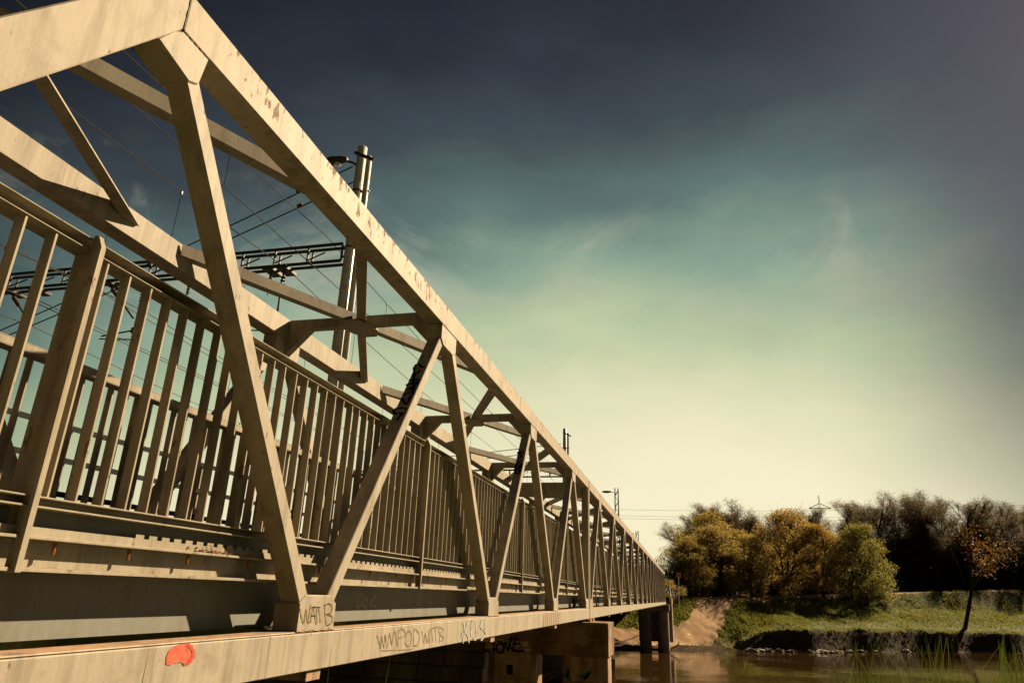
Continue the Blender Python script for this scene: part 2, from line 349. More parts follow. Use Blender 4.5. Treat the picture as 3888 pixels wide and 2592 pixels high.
wv.build('river', M_WATER, kind='structure')
# undercut earth face along the right-hand water edge
def bank_face():
    mb = MB(); X = 5.5; rows = []
    while X < 75:
        k = sstep(X, 5.5, 13.5); row = []
        ylo = shore_far(X); top = -4.8+2.3*k+.45*mnoise.noise(Vector((X*.35, 0, 2)))+.30*mnoise.noise(Vector((X*1.1, 3, 2)))+.16*mnoise.noise(Vector((X*3.1, 6, 2)))
        slump = .9*max(0, mnoise.noise(Vector((X*.28, 9, 2))))
        for j, t in enumerate(np.linspace(0, 1, 11)):
            n_ = .50*mnoise.noise(Vector((X*.9, t*2.2, 1)))+.30*mnoise.noise(Vector((X*2.6, t*5, 4)))+.14*mnoise.noise(Vector((X*7, t*11, 4)))
            off = .25+1.25*t+slump*t-n_*(.45+.35*t); row.append((X+.35*(.5-off), ylo+off, -5.15+(top+5.15)*t+.10*n_))
        row.append((X-.2, ylo+2.3+slump, top+.06)); row.append((X-.5, ylo+4.2+slump, top-.3)); rows.append(row); X += .2
    n = len(rows[0])
    for r_ in rows: mb.v += r_
    for a in range(len(rows)-1):
        for b in range(n-1): mb.f.append((a*n+b, (a+1)*n+b, (a+1)*n+b+1, a*n+b+1))
    return mb.build('earth_bank', M_SOIL, kind='structure')
bank_face()
# dirt track from the dyke crest down to the beach by the far pier
def strip(name, line, m, lift):
    mb = MB(); rows = []
    pts = []
    for i in range(len(line)-1):
        for t in np.linspace(0, 1, 14, endpoint=False): pts.append([a+(b-a)*t for a, b in zip(line[i], line[i+1])])
    pts.append(line[-1]); nn = 15
    for k, (x, y, wd) in enumerate(pts):
        x1, y1, _ = pts[min(k+1, len(pts)-1)]; x0, y0, _ = pts[max(k-1, 0)]; d = Vector((x1-x0, y1-y0)).normalized(); sd = Vector((d.y, -d.x))
        jl = mnoise.noise(Vector((x, y, 3)))*.5; jr = mnoise.noise(Vector((x, y, 8)))*.5
        for j in range(nn):
            u = (j/(nn-1)-.5)*wd; e = 1-abs(2*j/(nn-1)-1); u += (jl if j < nn/2 else jr)
            px, py = x+sd.x*u, y+sd.y*u; mb.v.append((px, py, height(px, py)+lift*min(1, e*4)-.10*(j in (0, nn-1))))
    for k in range(len(pts)-1):
        for j in range(nn-1): a = k*nn+j; mb.f.append((a, a+1, a+nn+1, a+nn))
    return mb.build(name, m, smooth=True, kind='structure')
strip('dirt_track', [(-9.0, 87.6, 2.4), (-4.5, 89.6, 2.8), (0.0, 92.2, 3.4), (3.4, 96.0, 4.2), (5.0, 100.0, 4.2), (6.0, 104.0, 4.4), (6.6, 107.0, 5.5)], M_DIRT, .10)
strip('dyke_path', [(-12, 97.5, 2.6), (0, 103.0, 2.6), (7, 107.2, 2.6), (14, 114, 2.4), (24, 123.0, 2.3), (40, 135, 2.3), (60, 149, 2.3)], M_DIRT, .09)

# ------------------------------------------------------------------ footbridge
XI = -2.13                                       # outer face of the far truss; near outer face is X = 0
def mir(x, side): return x if side == 0 else XI-x
GB = [(-.245, 0), (.245, 0), (.245, .165), (.165, .215), (-.165, .215), (-.245, .165)]
def make_span(label, Bn, Tn, y0, y1, near):
    root = thing('footbridge_span', label, 'bridge', (XI/2, (y0+y1)/2, 0), 'footbridge spans' if False else None)
    bv = .006 if near else 0
    def part(mb, name, m, parent=root, **k): return mb.build(name, m, parent, **k)
    for side in (0, 1):
        X = lambda x: mir(x, side)
        a, b = (y0, y1)
        ytop0 = 2.262 if near else y0
        part(MB().box(X(0), X(-.18), ytop0, b, 3.16, 3.40), 'top_chord', M_CHORD if side == 0 else M_STEEL, bevel=bv)
        part(MB().box(X(0), X(-.18), a, b, 0, .225).box(X(-.003), X(-.177), a, b, .225, .2365), 'bottom_chord', M_STEEL, bevel=bv)
        part(MB().box(X(-.008), X(-.172), a, b, .2367, .2379), 'flange_top', M_RUSTP)
        if near:
            part(MB().prism_x([(2.259, 3.165), (2.259, 3.398), (2.145, 3.398), (-.144, .24), (.14, .24)], X(0), X(-.18)), 'end_post', M_STEEL, bevel=bv)
        for yv in ([b-.05] if near else [a+.05, b-.05]):
            part(MB().box(X(-.004), X(-.176), yv-.045, yv+.045, .238, 3.158), 'end_post', M_STEEL, bevel=bv)
        for by in Bn:
            if by-.25 < a or by+.25 > b: continue
            part(MB().prism_x([(by+p, .238+q) for p, q in GB], X(-.003), X(-.177)), 'gusset_plate', M_STEEL, bevel=bv)
            if near and side == 0: part(MB().tube([(-.002, by-.245+.49*k/16, .2385+.0012*math.sin(k*2.1)) for k in range(17)], [.0045+.0012*math.sin(k*1.7) for k in range(17)], 5), 'weld_bead', M_RUSTP)
        for ty in Tn:
            part(MB().prism_x([(ty-.245, 3.158), (ty-.245, 3.0), (ty-.17, 2.945), (ty+.15, 2.935), (ty+.245, 2.985), (ty+.245, 3.158)] if not (near and ty < 3) else
                 [(ty-.07, 2.985), (ty+.01, 3.11), (ty+.065, 3.158), (ty+.27, 3.158), (ty+.24, 2.965), (ty+.17, 2.93)], X(-.003), X(-.177)), 'gusset_plate', M_STEEL, bevel=bv)
        if near and side == 0:
            for ty in Tn:
                lo_, hi_ = (ty+.065, ty+.27) if ty < 3 else (ty-.245, ty+.245)
                part(MB().tube([(-.001, lo_+(hi_-lo_)*k/16, 3.159+.0012*math.sin(k*2.3)) for k in range(17)], [.0045+.0012*math.sin(k*1.9) for k in range(17)], 5), 'weld_bead', M_STEEL)
            part(MB().tube([(0, 2.2605+.001*math.sin(k*2.3), 3.165+.235*k/10) for k in range(11)], [.006+.0015*math.sin(k*1.9) for k in range(11)], 5), 'weld_bead', M_STEEL)
        for ty in Tn:                           # web diagonals, box section
            for s in (-1, 1):
                c = [q for q in Bn if (q-ty)*s > 0]
                if not c: continue
                by = min(c, key=lambda q: abs(q-ty))
                if near and s < 0 and ty < 3: continue
                t = np.array((ty+s*.10, 3.12)); bt = np.array((by-s*.09, .30)); d = bt-t; hw = .052
                n2 = np.array((d[1], -d[0]))/np.linalg.norm(d)*hw
                part(MB().prism_x([tuple(t+n2), tuple(bt+n2), tuple(bt-n2), tuple(t-n2)], X(-.016), X(-.15)), 'diagonal', M_STEEL, bevel=bv)
        # longitudinal deck girder, edge channel, kick strip
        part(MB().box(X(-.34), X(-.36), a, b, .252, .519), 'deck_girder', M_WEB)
        part(MB().box(X(-.245), X(-.236), a+.02, b-.02, .536, .644).box(X(-.165), X(-.245), a+.02, b-.02, .520, .536).box(X(-.165), X(-.245), a+.02, b-.02, .644, .657), 'edge_channel', M_RAIL, bevel=.002 if near else 0)
        part(MB().box(X(-.20), X(-.212), a+.02, b-.02, .658, .694), 'kick_strip', M_RAIL)
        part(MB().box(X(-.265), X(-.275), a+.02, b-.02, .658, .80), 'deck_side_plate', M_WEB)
        # railing
        rail = thing('railing', '', ''); del rail['label']; del rail['category']
        rail.parent = root; rail.matrix_parent_inverse = Matrix.Translation(-root.location); rail.location = (X(-.25), (a+b)/2, .7)
        def sub(mb, name, m, **k):
            o = mb.build(name, m, None, **k); o.parent = rail
            o.matrix_parent_inverse = (Matrix.Translation(-root.location) @ Matrix.Translation(root.location) @ Matrix.Translation(rail.location)).inverted(); return o
        ra = a+.03; rb = b-.06
        sub(MB().box(X(-.305), X(-.315), ra, rb, 1.910, 1.960).box(X(-.20), X(-.315), ra, rb, 1.960, 1.967).box(X(-.20), X(-.315), ra, rb, 1.9035, 1.910), 'handrail', M_RAIL, bevel=.002 if near else 0)
        sub(MB().box(X(-.236), X(-.245), ra, rb, .774, .804).box(X(-.17), X(-.245), ra, rb, .765, .774).box(X(-.17), X(-.245), ra, rb, .804, .812), 'bottom_rail', M_RAIL, bevel=.002 if near else 0)
        posts = [t+.07 for t in Tn]
        for py in posts:
            if near and False: pass
            mb = MB().prism_y([(X(-.205), .515), (X(-.150), .515), (X(-.150), 1.925), (X(-.18), 1.985), (X(-.205), 1.985)], py-.016, py+.016)
            mb.prism_y([(X(-.30), .66), (X(-.206), .66), (X(-.206), 1.90), (X(-.30), 1.90)], py-.004, py+.008)
            sub(mb, 'post', M_RAIL, bevel=.003 if near else 0)
        ny = int((rb-ra)/.1435); ysb = [ra+.08+i*.1435 for i in range(ny)]
        ysb = [y for y in ysb if min(abs(y-p) for p in posts) > .06]
        if near:
            # keep the rhythm of the bars tied to the post the photograph shows (first bar 0.1 m past it)
            ysb = [2.27+.10+i*.1435 for i in range(-16, ny) if ra < 2.27+.10+i*.1435 < rb]
            ysb = [y for y in ysb if min(abs(y-p) for p in posts) > .05]
            bm = MB().box(X(-.262), X(-.207), -.005, .005, .8125, 1.9032).mesh('baluster', M_RAIL)
            for y in ysb:
                o = obj('baluster', bm); o.parent = rail; o.matrix_parent_inverse = Matrix.Translation(-rail.location); o.location = (0, y+rnd.gauss(0, .003), 0); o.rotation_euler = (math.radians(rnd.gauss(0, .12)), 0, 0)
        else:
            mb = MB()
            for y in ysb: mb.box(X(-.262), X(-.207), y-.006, y+.006, .8125, 1.9025)
            sub(mb, 'baluster', M_RAIL, kind='stuff')
        if near and side == 0:
            mb = MB(); y = 2.9
            while y < 16: mb.box(-.202, -.21, y, y+.055, .6942, .712); y += .09
            part(mb, 'grating_teeth', M_RAIL, kind='stuff')
            r2 = random.Random(3); y = 2.45
            bolt = MB().lathe([(.0115, .64), (.0115, .628), (.0075, .627), (.0075, .592)], 6).mesh('bolt', M_RUST)
            while y < 17.6:
                o = obj('bolt', bolt); o.parent = root; o.matrix_parent_inverse = Matrix.Translation(-root.location); o.location = (-.195, y, 0); y += r2.choice((.27, .42, .55, .6))
    # deck and cross girders
    part(MB().box(-.28, XI+.28, y0+.02, y1-.02, .62, .656), 'deck_plate', M_DECK)
    for by in Bn:
        if y0+.1 < by < y1-.1:
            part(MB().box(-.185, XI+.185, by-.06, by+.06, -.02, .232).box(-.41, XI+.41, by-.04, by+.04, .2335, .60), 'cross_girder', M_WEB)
            part(MB().box(-.02, -.30, by-.02, by+.16, -.062, -.003), 'bearing_shoe', M_RUSTP)
    # overhead bracing: strut at every top node, star of diagonals from its centre plate
    cx = XI/2
    for ty in Tn:
        part(MB().box(-.181, XI+.181, ty-.05, ty+.05, 3.275, 3.395), 'strut', M_STEEL, bevel=bv)
        for sd in (0, 1):
            X = lambda x: mir(x, sd)
            part(MB().prism_y([(X(-.181), 3.2735), (X(-.46), 3.2735), (X(-.181), 2.98)], ty-.045, ty+.045), 'knee_bracket', M_STEEL)
        part(MB().prism_z([(cx-.17, ty-.1), (cx-.17, ty+.1), (cx-.08, ty+.26), (cx+.08, ty+.26), (cx+.17, ty+.1), (cx+.17, ty-.1), (cx+.08, ty-.26), (cx-.08, ty-.26)], 3.255, 3.273), 'centre_plate', M_STEEL)
        for s in (-1, 1):
            c = [q for q in Bn if (q-ty)*s > 0]
            if not c: continue
            by = min(c, key=lambda q: abs(q-ty))-s*.28
            if near and s < 0 and ty < 3: continue
            for xe in (-.16, XI+.16):
                e = np.array((xe, by, 3.33)); p = np.array((cx, ty, 3.33)); d = (e-p)/np.linalg.norm(e-p)
                nn = np.array((d[1], -d[0], 0)); nn = nn if nn[1] < 0 else -nn; lo = np.array((0, 0, -.044)); lg = nn*.044+np.array((0, 0, .0105))
                part(MB().bar(p+d*.12+lo, e+lo, .10, .012).bar(p+d*.12+lg, e+lg, .012, .097), 'bracing', M_STEEL)
    for py in ([y1-.12] if near else [y0+.12, y1-.12]):
        part(MB().box(-.19, XI+.19, py-.07, py+.07, 2.98, 3.30), 'portal_beam', M_STEEL, bevel=bv)
    return root
B1 = [.05, 4.41, 8.91, 13.41, 17.80]; T1 = [2.20, 6.60, 11.12, 15.62]
span1 = make_span('short near span of cream steel truss footbridge with sprayed graffiti tags', B1, T1, -.4, 18.16, True)
P2 = 4.42; B2 = [18.62+P2*i for i in range(16)]; T2 = [18.62+P2*(i+.5) for i in range(15)]
span2 = make_span('long far span of cream steel truss footbridge reaching the wooded bank', B2, T2, 18.26, 18.62+P2*15+.36, False)
YEND = 18.62+P2*15+.36
# ---- graffiti and marks on the near span
def zB1(p): return (950+p[0]*.3458, 2050+p[1]*.3458)
def zB2(p): return (1700+p[0]*.2551, 2050+p[1]*.2551)
def z6(p): return (1200+p[0]*.5102, 1800+p[1]*.5102)
def z5(p): return (1200+p[0]*.4464, 1200+p[1]*.4464)
def z3(p): return (p[0]*.569, 1700+p[1]*.569)
def zP(p): return (1750+p[0]*.2551, 2300+p[1]*.2551)
def strokes(name, strs, conv, X, wd, m, parent):
    mb = MB()
    for s in strs: ribbon(mb, [onX(*conv(p), X) for p in s], wd, (1, 0, 0))
    o = mb.build(name, m, parent); return o
wat = [[(545, 745), (560, 840), (585, 910), (600, 830), (612, 760), (622, 850), (637, 910), (650, 800), (665, 700)], [(660, 905), (675, 810), (692, 720), (705, 820), (722, 920)], [(668, 830), (715, 825)],
       [(675, 738), (720, 732), (765, 736)], [(728, 740), (732, 910)], [(752, 740), (770, 905)], [(815, 705), (822, 820), (835, 930)], [(812, 712), (860, 695), (897, 730), (880, 790), (835, 812), (890, 830), (900, 880), (870, 920), (832, 932)]]
strokes('graffiti', wat, zB1, -.003, .010, M_TAN, span1)
wat2 = [[(a+dx*s, b) for a, b in q] for q in wat for dx, s in ((8, 1),)]
strokes('graffiti', wat2, zB1, -.003, .006, M_TAN, span1)
scr = [[(455, 1190), (470, 1260), (482, 1290), (490, 1200), (503, 1285), (515, 1185), (530, 1290), (548, 1175), (556, 1260)], [(560, 1270), (585, 1160), (600, 1270)], [(610, 1280), (615, 1160), (650, 1150), (660, 1200), (618, 1215)],
       [(670, 1180), (665, 1260), (700, 1270), (712, 1190), (685, 1160), (668, 1190)], [(725, 1270), (728, 1150), (770, 1190), (755, 1260), (722, 1272)], [(785, 1160), (800, 1250), (812, 1180), (825, 1250), (840, 1150)],
       [(840, 1250), (855, 1140), (870, 1245)], [(865, 1140), (905, 1130)], [(885, 1140), (890, 1240)], [(912, 1130), (918, 1240)], [(915, 1130), (945, 1150), (920, 1180), (948, 1215), (915, 1245)], [(480, 1310), (700, 1300), (730, 1285)]]
strokes('graffiti', scr, z6, 0, .010, M_TAN, span1)
strokes('graffiti', [[(x+5*math.sin(y*.7), y+6+4*math.cos(x*.3)) for x, y in q] for q in scr[:-1]], z6, .0006, .006, M_TAN, span1)
kes = [[(225, 1230), (240, 1300), (228, 1420), (222, 1530)], [(290, 1220), (265, 1310), (240, 1350), (290, 1420), (310, 1520)], [(215, 1360), (195, 1440)], [(350, 1200), (338, 1310), (345, 1420)], [(345, 1200), (405, 1190)], [(340, 1310), (385, 1290)],
       [(440, 1335), (425, 1430), (395, 1470), (368, 1445)], [(410, 1210), (415, 1400)], [(548, 1180), (495, 1220), (480, 1290), (525, 1330), (545, 1390), (515, 1450), (485, 1480)], [(552, 1180), (545, 1400)]]
strokes('graffiti', kes, zB2, .0016, .016, M_BLUEP, span1)
strokes('graffiti', [[(q[0]+8, q[1]+6) for q in s] for s in kes], zB2, 0, .030, M_PALEP, span1)
strokes('graffiti', [[(1175, 750), (1180, 640), (1210, 590), (1240, 620), (1215, 690), (1180, 740)], [(1215, 700), (1260, 740), (1290, 690), (1270, 640), (1240, 690), (1275, 745)], [(1310, 750), (1330, 610)], [(1385, 600), (1320, 690), (1390, 740)]], zB1, -.34, .007, M_WHITEP, span1)
blob = [(1105, 1442), (1108, 1390), (1125, 1350), (1160, 1320), (1210, 1305), (1255, 1302), (1285, 1318), (1284, 1350), (1272, 1390), (1262, 1430), (1250, 1446), (1225, 1432), (1195, 1428), (1160, 1434), (1130, 1447)]
mb = MB(); pts = [tuple(onX(*z3(p), 0)+np.array((.0025, 0, 0))) for p in blob]; mb.add(pts, [tuple(range(len(pts)))[::-1]])
r3 = random.Random(5)
for k in range(1500):                              # overspray speckle along the upper right edge
    a = r3.uniform(-1.3, 1.0); rr = -.12+abs(r3.gauss(0, .12))
    c = onX(*z3((1195+95*math.cos(a)*(1+rr), 1372-72*math.sin(a)*(1+rr))), 0); q = r3.uniform(.0006, .0022)
    mb.add([(.0032+k*.0000008, c[1]+q*math.cos(t), c[2]+q*math.sin(t)) for t in np.arange(0, 6.2, 1.2566)], [(0, 1, 2, 3, 4)])
mb.build('spray_mark', M_REDP, span1)
# black tags on the camera-facing sides of two diagonals
def diag_plane(ty, by):
    s = 1 if by > ty else -1; t = np.array((ty+s*.10, 3.12)); bt = np.array((by-s*.09, .30)); d = bt-t; n = np.array((-d[1], d[0]))/np.linalg.norm(d)
    if n[0] > 0: n = -n
    p = t+n*.0525; return (0, p[0], p[1]), (0, n[0], n[1])
def tag_on(ty, by, strs, wd):
    p, n = diag_plane(ty, by); mb = MB()
    for s in strs: ribbon(mb, [on_plane(*z5(q), p, n) for q in s], wd, n)
    mb.build('graffiti', M_BLACKP, span1)
tag_on(6.60, 4.41, [[(925, 428), (900, 436), (880, 414), (852, 414), (834, 448), (832, 540)], [(885, 465), (858, 485), (836, 508)], [(790, 548), (835, 540), (880, 545)], [(828, 540), (830, 620)],
    [(762, 588), (820, 572), (872, 566), (820, 600), (780, 622), (845, 622)], [(740, 672), (790, 650), (830, 642), (800, 690), (765, 750), (730, 694)], [(772, 788), (720, 782), (672, 792), (664, 826), (735, 826), (705, 860), (684, 888)]], .034)
tag_on(11.12, 8.91, [[(1765, 1163), (1740, 1158), (1716, 1164), (1745, 1190), (1720, 1212)], [(1748, 1225), (1716, 1245), (1694, 1290), (1698, 1332), (1722, 1336), (1740, 1300), (1746, 1255), (1722, 1290), (1716, 1310)]], .05)
# striped hatch of bare scraped strips on the lower chord, and weld beads
mb = MB(); a = onX(2062, 2325, 0)[1]; b = onX(2126, 2318, 0)[1]; n = 9
for i in range(n):
    y = a+(b-a)*i/n; mb.prism_x([(y, .008), (y+.062, .008), (y+.142, .218), (y+.08, .218)], .0005, .003)
mb.build('scraped_stripes', mat('scraped_rust', (.16, .085, .05), .9), span1)
for px in (1025,):
    y = onX(px, 2440, 0)[1]; MB().box(-.001, .0014, y-.003, y+.003, .004, .222).build('weld_bead', M_STEEL, span1)

# ------------------------------------------------------------------ piers and abutments
pr = thing('bridge_pier', 'brown stained concrete pier with wide cap and graffiti under the span joint', 'bridge pier', (-1, 17.9, -6.5))
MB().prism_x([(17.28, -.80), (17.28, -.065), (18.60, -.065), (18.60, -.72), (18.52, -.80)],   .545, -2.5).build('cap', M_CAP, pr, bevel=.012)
for x0, x1 in ((.50, -.56), (-1.2, -2.38)):
    MB().prism_z([(x0, 17.55), (x0-.2, 17.36), (x1+.2, 17.36), (x1, 17.55), (x1, 18.3), (x1+.2, 18.48), (x0-.2, 18.48), (x0, 18.3)], -6.6, -.801).build('column', M_CONC, pr, bevel=.01)
for zz in (-1.35, -1.95, -2.55, -3.15, -3.75):
    for x0, x1 in ((.50, -.56), (-1.2, -2.38)): MB().box(x0-.2, x1+.2, 17.352, 17.359, zz, zz+.018).build('formwork_joint', M_CAP, pr)
MB().box(.40, -2.4, 17.272, 17.279, -.44, -.425).build('formwork_joint', M_CONC, pr)
MB().box(-1.72, -1.86, 17.345, 17.37, -1.28, -1.06).build('recess_shade', mat('opening_shade', (.008, .007, .006), 1), pr)  # raised block in near-black colour, painting the shade inside an opening
for xx in (-.09, XI+.09):
    for yy in (17.86, 18.46): MB().box(xx-.12, xx+.16, yy-.1, yy+.1, -.064, -.002).build('bearing', M_RUSTP, pr)
def wall_strokes(strs, wd, m, Y, parent):
    mb = MB()
    for s in strs: ribbon(mb, [onY(*zP(p), Y) for p in s], wd, (0, -1, 0), .004)
    mb.build('graffiti', m, parent)
wall_strokes([[(450, 505), (385, 505), (345, 550), (335, 620), (370, 665), (430, 655)], [(492, 490), (488, 680)], [(540, 560), (532, 650), (570, 690), (620, 680), (640, 600), (600, 540), (550, 560)], [(655, 530), (700, 650), (735, 540), (760, 440)],
    [(835, 430), (790, 560), (770, 645), (850, 665), (940, 668)], [(800, 560), (880, 560)]], .075, M_BLACKP, 17.28, pr)
wall_strokes([[(410, 605), (560, 606), (690, 600), (695, 575), (600, 556), (480, 550), (600, 540), (640, 520), (600, 495), (520, 488)], [(745, 550), (780, 528), (840, 530), (850, 555), (810, 575), (760, 570), (745, 550)],
    [(860, 600), (890, 535), (985, 540), (975, 560), (900, 570), (1020, 595)], [(690, 602), (870, 575)], [(940, 642), (1050, 632)], [(970, 655), (1045, 656)]], .026, M_WHITEP, 17.281, pr)
wall_strokes([[(1540, 985), (1545, 1030), (1590, 1035), (1600, 950), (1590, 1060), (1640, 1110)]], .07, M_TEAL, 17.36, pr)
wall_strokes([[(1760, 1040), (1840, 1010), (1930, 1000), (1900, 970), (1880, 1040), (1820, 1080), (1900, 1060)], [(1790, 1050), (1900, 1030)]], .07, M_TEAL, 17.36, pr)
fp = thing('bridge_pier', 'pale two-column concrete pier standing at the far water edge', 'bridge pier', (-1.3, 85.3, -6))
MB().box(.36, -3.1, 84.7, 86.1, -.72, -.062).build('cap', M_CONC2, fp, bevel=.03)
for x in (-.42, -2.42): MB().lathe([(.66, -6.2), (.66, -.721)], 24, (x, 85.4, 0)).build('column', M_CONC2, fp, smooth=False)
for xx in (-.09, XI+.09): MB().box(xx-.12, xx+.12, 85.0, 85.3, -.0615, -.002).build('bearing', M_RUSTP, fp)
ab = thing('abutment', 'dark concrete abutment block closing the far end of the footbridge', 'abutment', (-1, 87.3, -3))
MB().box(.62, -3.2, 86.4, 89.5, -4, -.02).build('wall', M_CONC2, ab, bevel=.03)
MB().box(.62, .32, 86.45, 92, -.018, .62).build('wing_wall', M_CONC2, ab, bevel=.02)
MB().box(-2.45, -2.75, 86.45, 92, -.018, .62).build('wing_wall', M_CONC2, ab, bevel=.02)
MB().prism_x([(86.5, .62), (86.5, 1.7), (87.2, 2.15), (88.2, 2.15), (88.9, 1.4), (89, .62)], .44, .50).build('end_screen', M_STEEL, ab)
na = thing('abutment', 'low concrete abutment carrying the near end of the footbridge', 'abutment', (-1, -1, -3))
MB().box(.5, -2.6, -2.5, .45, -3.5, -.07).build('wall', M_CONC2, na, bevel=.03)
for xx in (-.09, XI+.09): MB().box(xx-.1, xx+.1, -.2, .2, -.069, -.002).build('bearing', M_RUSTP, na)
# ------------------------------------------------------------------ railway bridge behind
sp = thing('railway_pier', 'coursed stone railway pier behind the graffitied concrete column', 'bridge pier', (-8, 19.4, -6.5))
MB().box(-2.72, -19, 18.25, 21, -6.6, -.86).build('core', M_MORTAR, sp)
MB().box(-2.55, -19.2, 18.05, 21.2, -.859, -.62).build('coping', M_STONE, sp, bevel=.02)
rs = random.Random(11)
for row in range(12):
    z0 = -.865-.38*(row+1); x = -2.69-(.0 if row % 2 else .32)
    if row % 2 == 0: MB().box(-2.66, -3.0, 18.2+rs.uniform(-.02, .02), 18.9, z0+.012, z0+.368).build('stone', M_STONE, sp, bevel=.02)
    while x > -9.5:
        ln = rs.uniform(.55, .85); MB().box(x-.012, x-ln+.012, 18.2+rs.uniform(-.03, .025), 18.6, z0+.012, z0+.368).build('stone', M_STONE, sp, bevel=.02); x -= ln
rp = thing('railway_pier', 'low concrete river pier of the railway bridge with pointed nose', 'bridge pier', (-9, 62, -6))
MB().prism_z([(-3.6, 62), (-5.0, 60.6), (-18, 60.6), (-18, 63.4), (-5.0, 63.4)], -6.5, -4.15).build('footing', M_CONC2, rp, bevel=.04)
MB().prism_z([(-5.6, 62), (-6.4, 61.2), (-18, 61.2), (-18, 62.8), (-6.4, 62.8)], -4.149, -1.02).build('shaft', M_STONE, rp, bevel=.03)
rb_ = thing('railway_bridge', 'dark railway girder bridge running beside the footbridge with bar railing', 'bridge', (-11, 40, -1))
MB().box(-3.75, -19.5, -30, 100, .2, .74).build('deck', M_DARK, rb_)
for x in (-4.6, -9, -13, -18): MB().box(x-.25, x+.25, -30, 100, -.615, .199).build('girder', M_DARK, rb_)
for x, y in ((-8.3, 0), (-9.74, 0), (-13.0, 0), (-14.44, 0)): MB().box(x-.04, x+.04, -30, 100, .741, .90).build('track_rail', M_RUST, rb_)
rl = bpy.data.objects.new('bar_railing', None); col.objects.link(rl); rl.parent = rb_; rl.matrix_parent_inverse = Matrix.Translation(-rb_.location); rl.location = (-3.9, 20, .74)
for z in (1.32, 1.66, 2.0):
    o = MB().box(-3.885, -3.90, -20, 100, z-.028, z+.028).build('bar', M_BLACKP); o.parent = rl; o.matrix_parent_inverse = Matrix.Translation(-rl.location)
pm = MB().box(-3.905, -3.96, -.03, .03, .742, 2.03).mesh('railing_post', M_STEEL)
for k in range(24):
    o = obj('railing_post', pm); o.parent = rl; o.matrix_parent_inverse = Matrix.Translation(-rl.location); o.location = (0, 5.85-4*2.2+k*2.2 if k < 16 else 32+(k-16)*6, 0)

# ------------------------------------------------------------------ overhead line
def mast(loc, H, label, twin, lamp, arm=True, lattice=False):
    x, y, z = loc; t = thing('catenary_mast', label, 'mast', loc)
    if lattice:
        for sx in (-1, 1):
            for sy in (-1, 1): MB().bar((x+sx*.28, y+sy*.28, z), (x+sx*.2, y+sy*.2, z+H), .09, .09, (0, 1, 0)).build('leg', M_DARK, t)
        mb = MB(); k = 0; zz = z+.3
        while zz < z+H-.7:
            f = .28-.08*(zz-z)/H; s = 1 if k % 2 else -1
            for sy in (-1, 1): mb.bar((x-s*f, y+sy*f, zz), (x+s*f, y+sy*f, zz+.7), .05, .05, (0, 1, 0))
            for sx in (-1, 1): mb.bar((x+sx*f, y-s*f, zz), (x+sx*f, y+s*f, zz+.7), .05, .05, (1, 0, 0))
            zz += .7; k += 1
        mb.build('lacing', M_DARK, t)
    else:
        MB().lathe([(.165, 0), (.155, H*.5), (.14, H-.02), (.12, H)], 20, loc).build('pole', M_POLE, t, smooth=True)
    if twin:
        MB().lathe([(.09, 0), (.09, H-.42), (.07, H-.38)], 14, (x+.27, y-.02, z)).build('cable_pipe', M_POLE, t, smooth=True)
        for zz in (H*.35, H*.55, H*.72, H-1.6): MB().lathe([(.175, 0), (.175, .035)], 16, (x, y, z+zz)).box(x+.12, x+.4, y-.03, y+.03, z+zz, z+zz+.03).build('clamp', M_DARK, t)
    if lamp:
        s = lamp
        MB().tube([(x, y, z+H-.75), (x-.25*s, y-.05, z+H-.55), (x-.45*s, y-.1, z+H-.50)], .035, 6).build('lamp_arm', M_DARK, t)
        hd = MB(); c = np.array((x-.75*s, y-.15, z+H-.50)); prof = [(-.42, .03), (-.36, .10), (-.15, .15), (.15, .13), (.36, .08)]
        hd.tube([c+np.array((q*s, 0, .02)) for q, _ in prof], [r for _, r in prof], 10).build('lamp_head', M_DARK, t, smooth=True)
        MB().lathe([(.02, -.03), (.10, 0.0), (.11, .03)], 12, tuple(c+np.array((0.05*s, 0, -.135)))).build('lamp_glass', M_LAMP, t, smooth=True)
    if arm:
        MB().bar((x-.1, y-.25, z+H-.35), (x+.55, y-.25, z+H-.70), .07, .09).build('cross_arm', M_DARK, t)
        MB().bar((x-.15, y+.2, z+H-.3), (x+.2, y+.2, z+H-.45), .06, .08).build('cross_arm', M_DARK, t)
    return t
mast((-6.58, 16, .74), 12.45, 'tall twin grey catenary mast with lamp carrying the lattice gantry', True, 1)
mast((-6.50, 53.6, .74), 12.4, 'plain grey catenary mast with short cross arm above the truss joint', True, 0)
mast((-5.75, 90, .55), 13.2, 'dark lattice catenary mast with lamp beyond the long span', False, 1.6, False, True)
mast((-5.75, 129, .3), 11.6, 'small distant lattice lamp mast peeping over the end of the top chord', False, 1.6, False, True)
def gantry(x0, x1, y, z0, z1, label, detail):
    t = thing('gantry_beam', label, 'gantry', ((x0+x1)/2, y, z0)); dep = .26
    for yy in (y-dep/2, y+dep/2):
        for zz in (z0, z1): MB().box(x0, x1, yy-.032, yy+.032, zz-.036, zz+.036).build('beam_chord', M_DARK, t)
    n = int(abs(x1-x0)/1.05)
    for i in range(n+1):
        x = x0+(x1-x0)*i/n; mb = MB()
        for yy in (y-dep/2, y+dep/2): mb.box(x-.025, x+.025, yy-.025, yy+.025, z0+.041, z1-.041)
        mb.bar((x, y-dep/2, z0+.09), (x+.38, y+dep/2, z1-.09), .035, .035)
        mb.build('lacing', M_DARK, t)
    return t
G1 = gantry(-6.75, -24, 16, 9.28, 9.82, 'dark lattice gantry beam reaching from the twin mast over the tracks', True)
gantry(-6.6, -24, 53.6, 9.3, 9.85, 'distant lattice gantry beam seen between the truss diagonals', False)
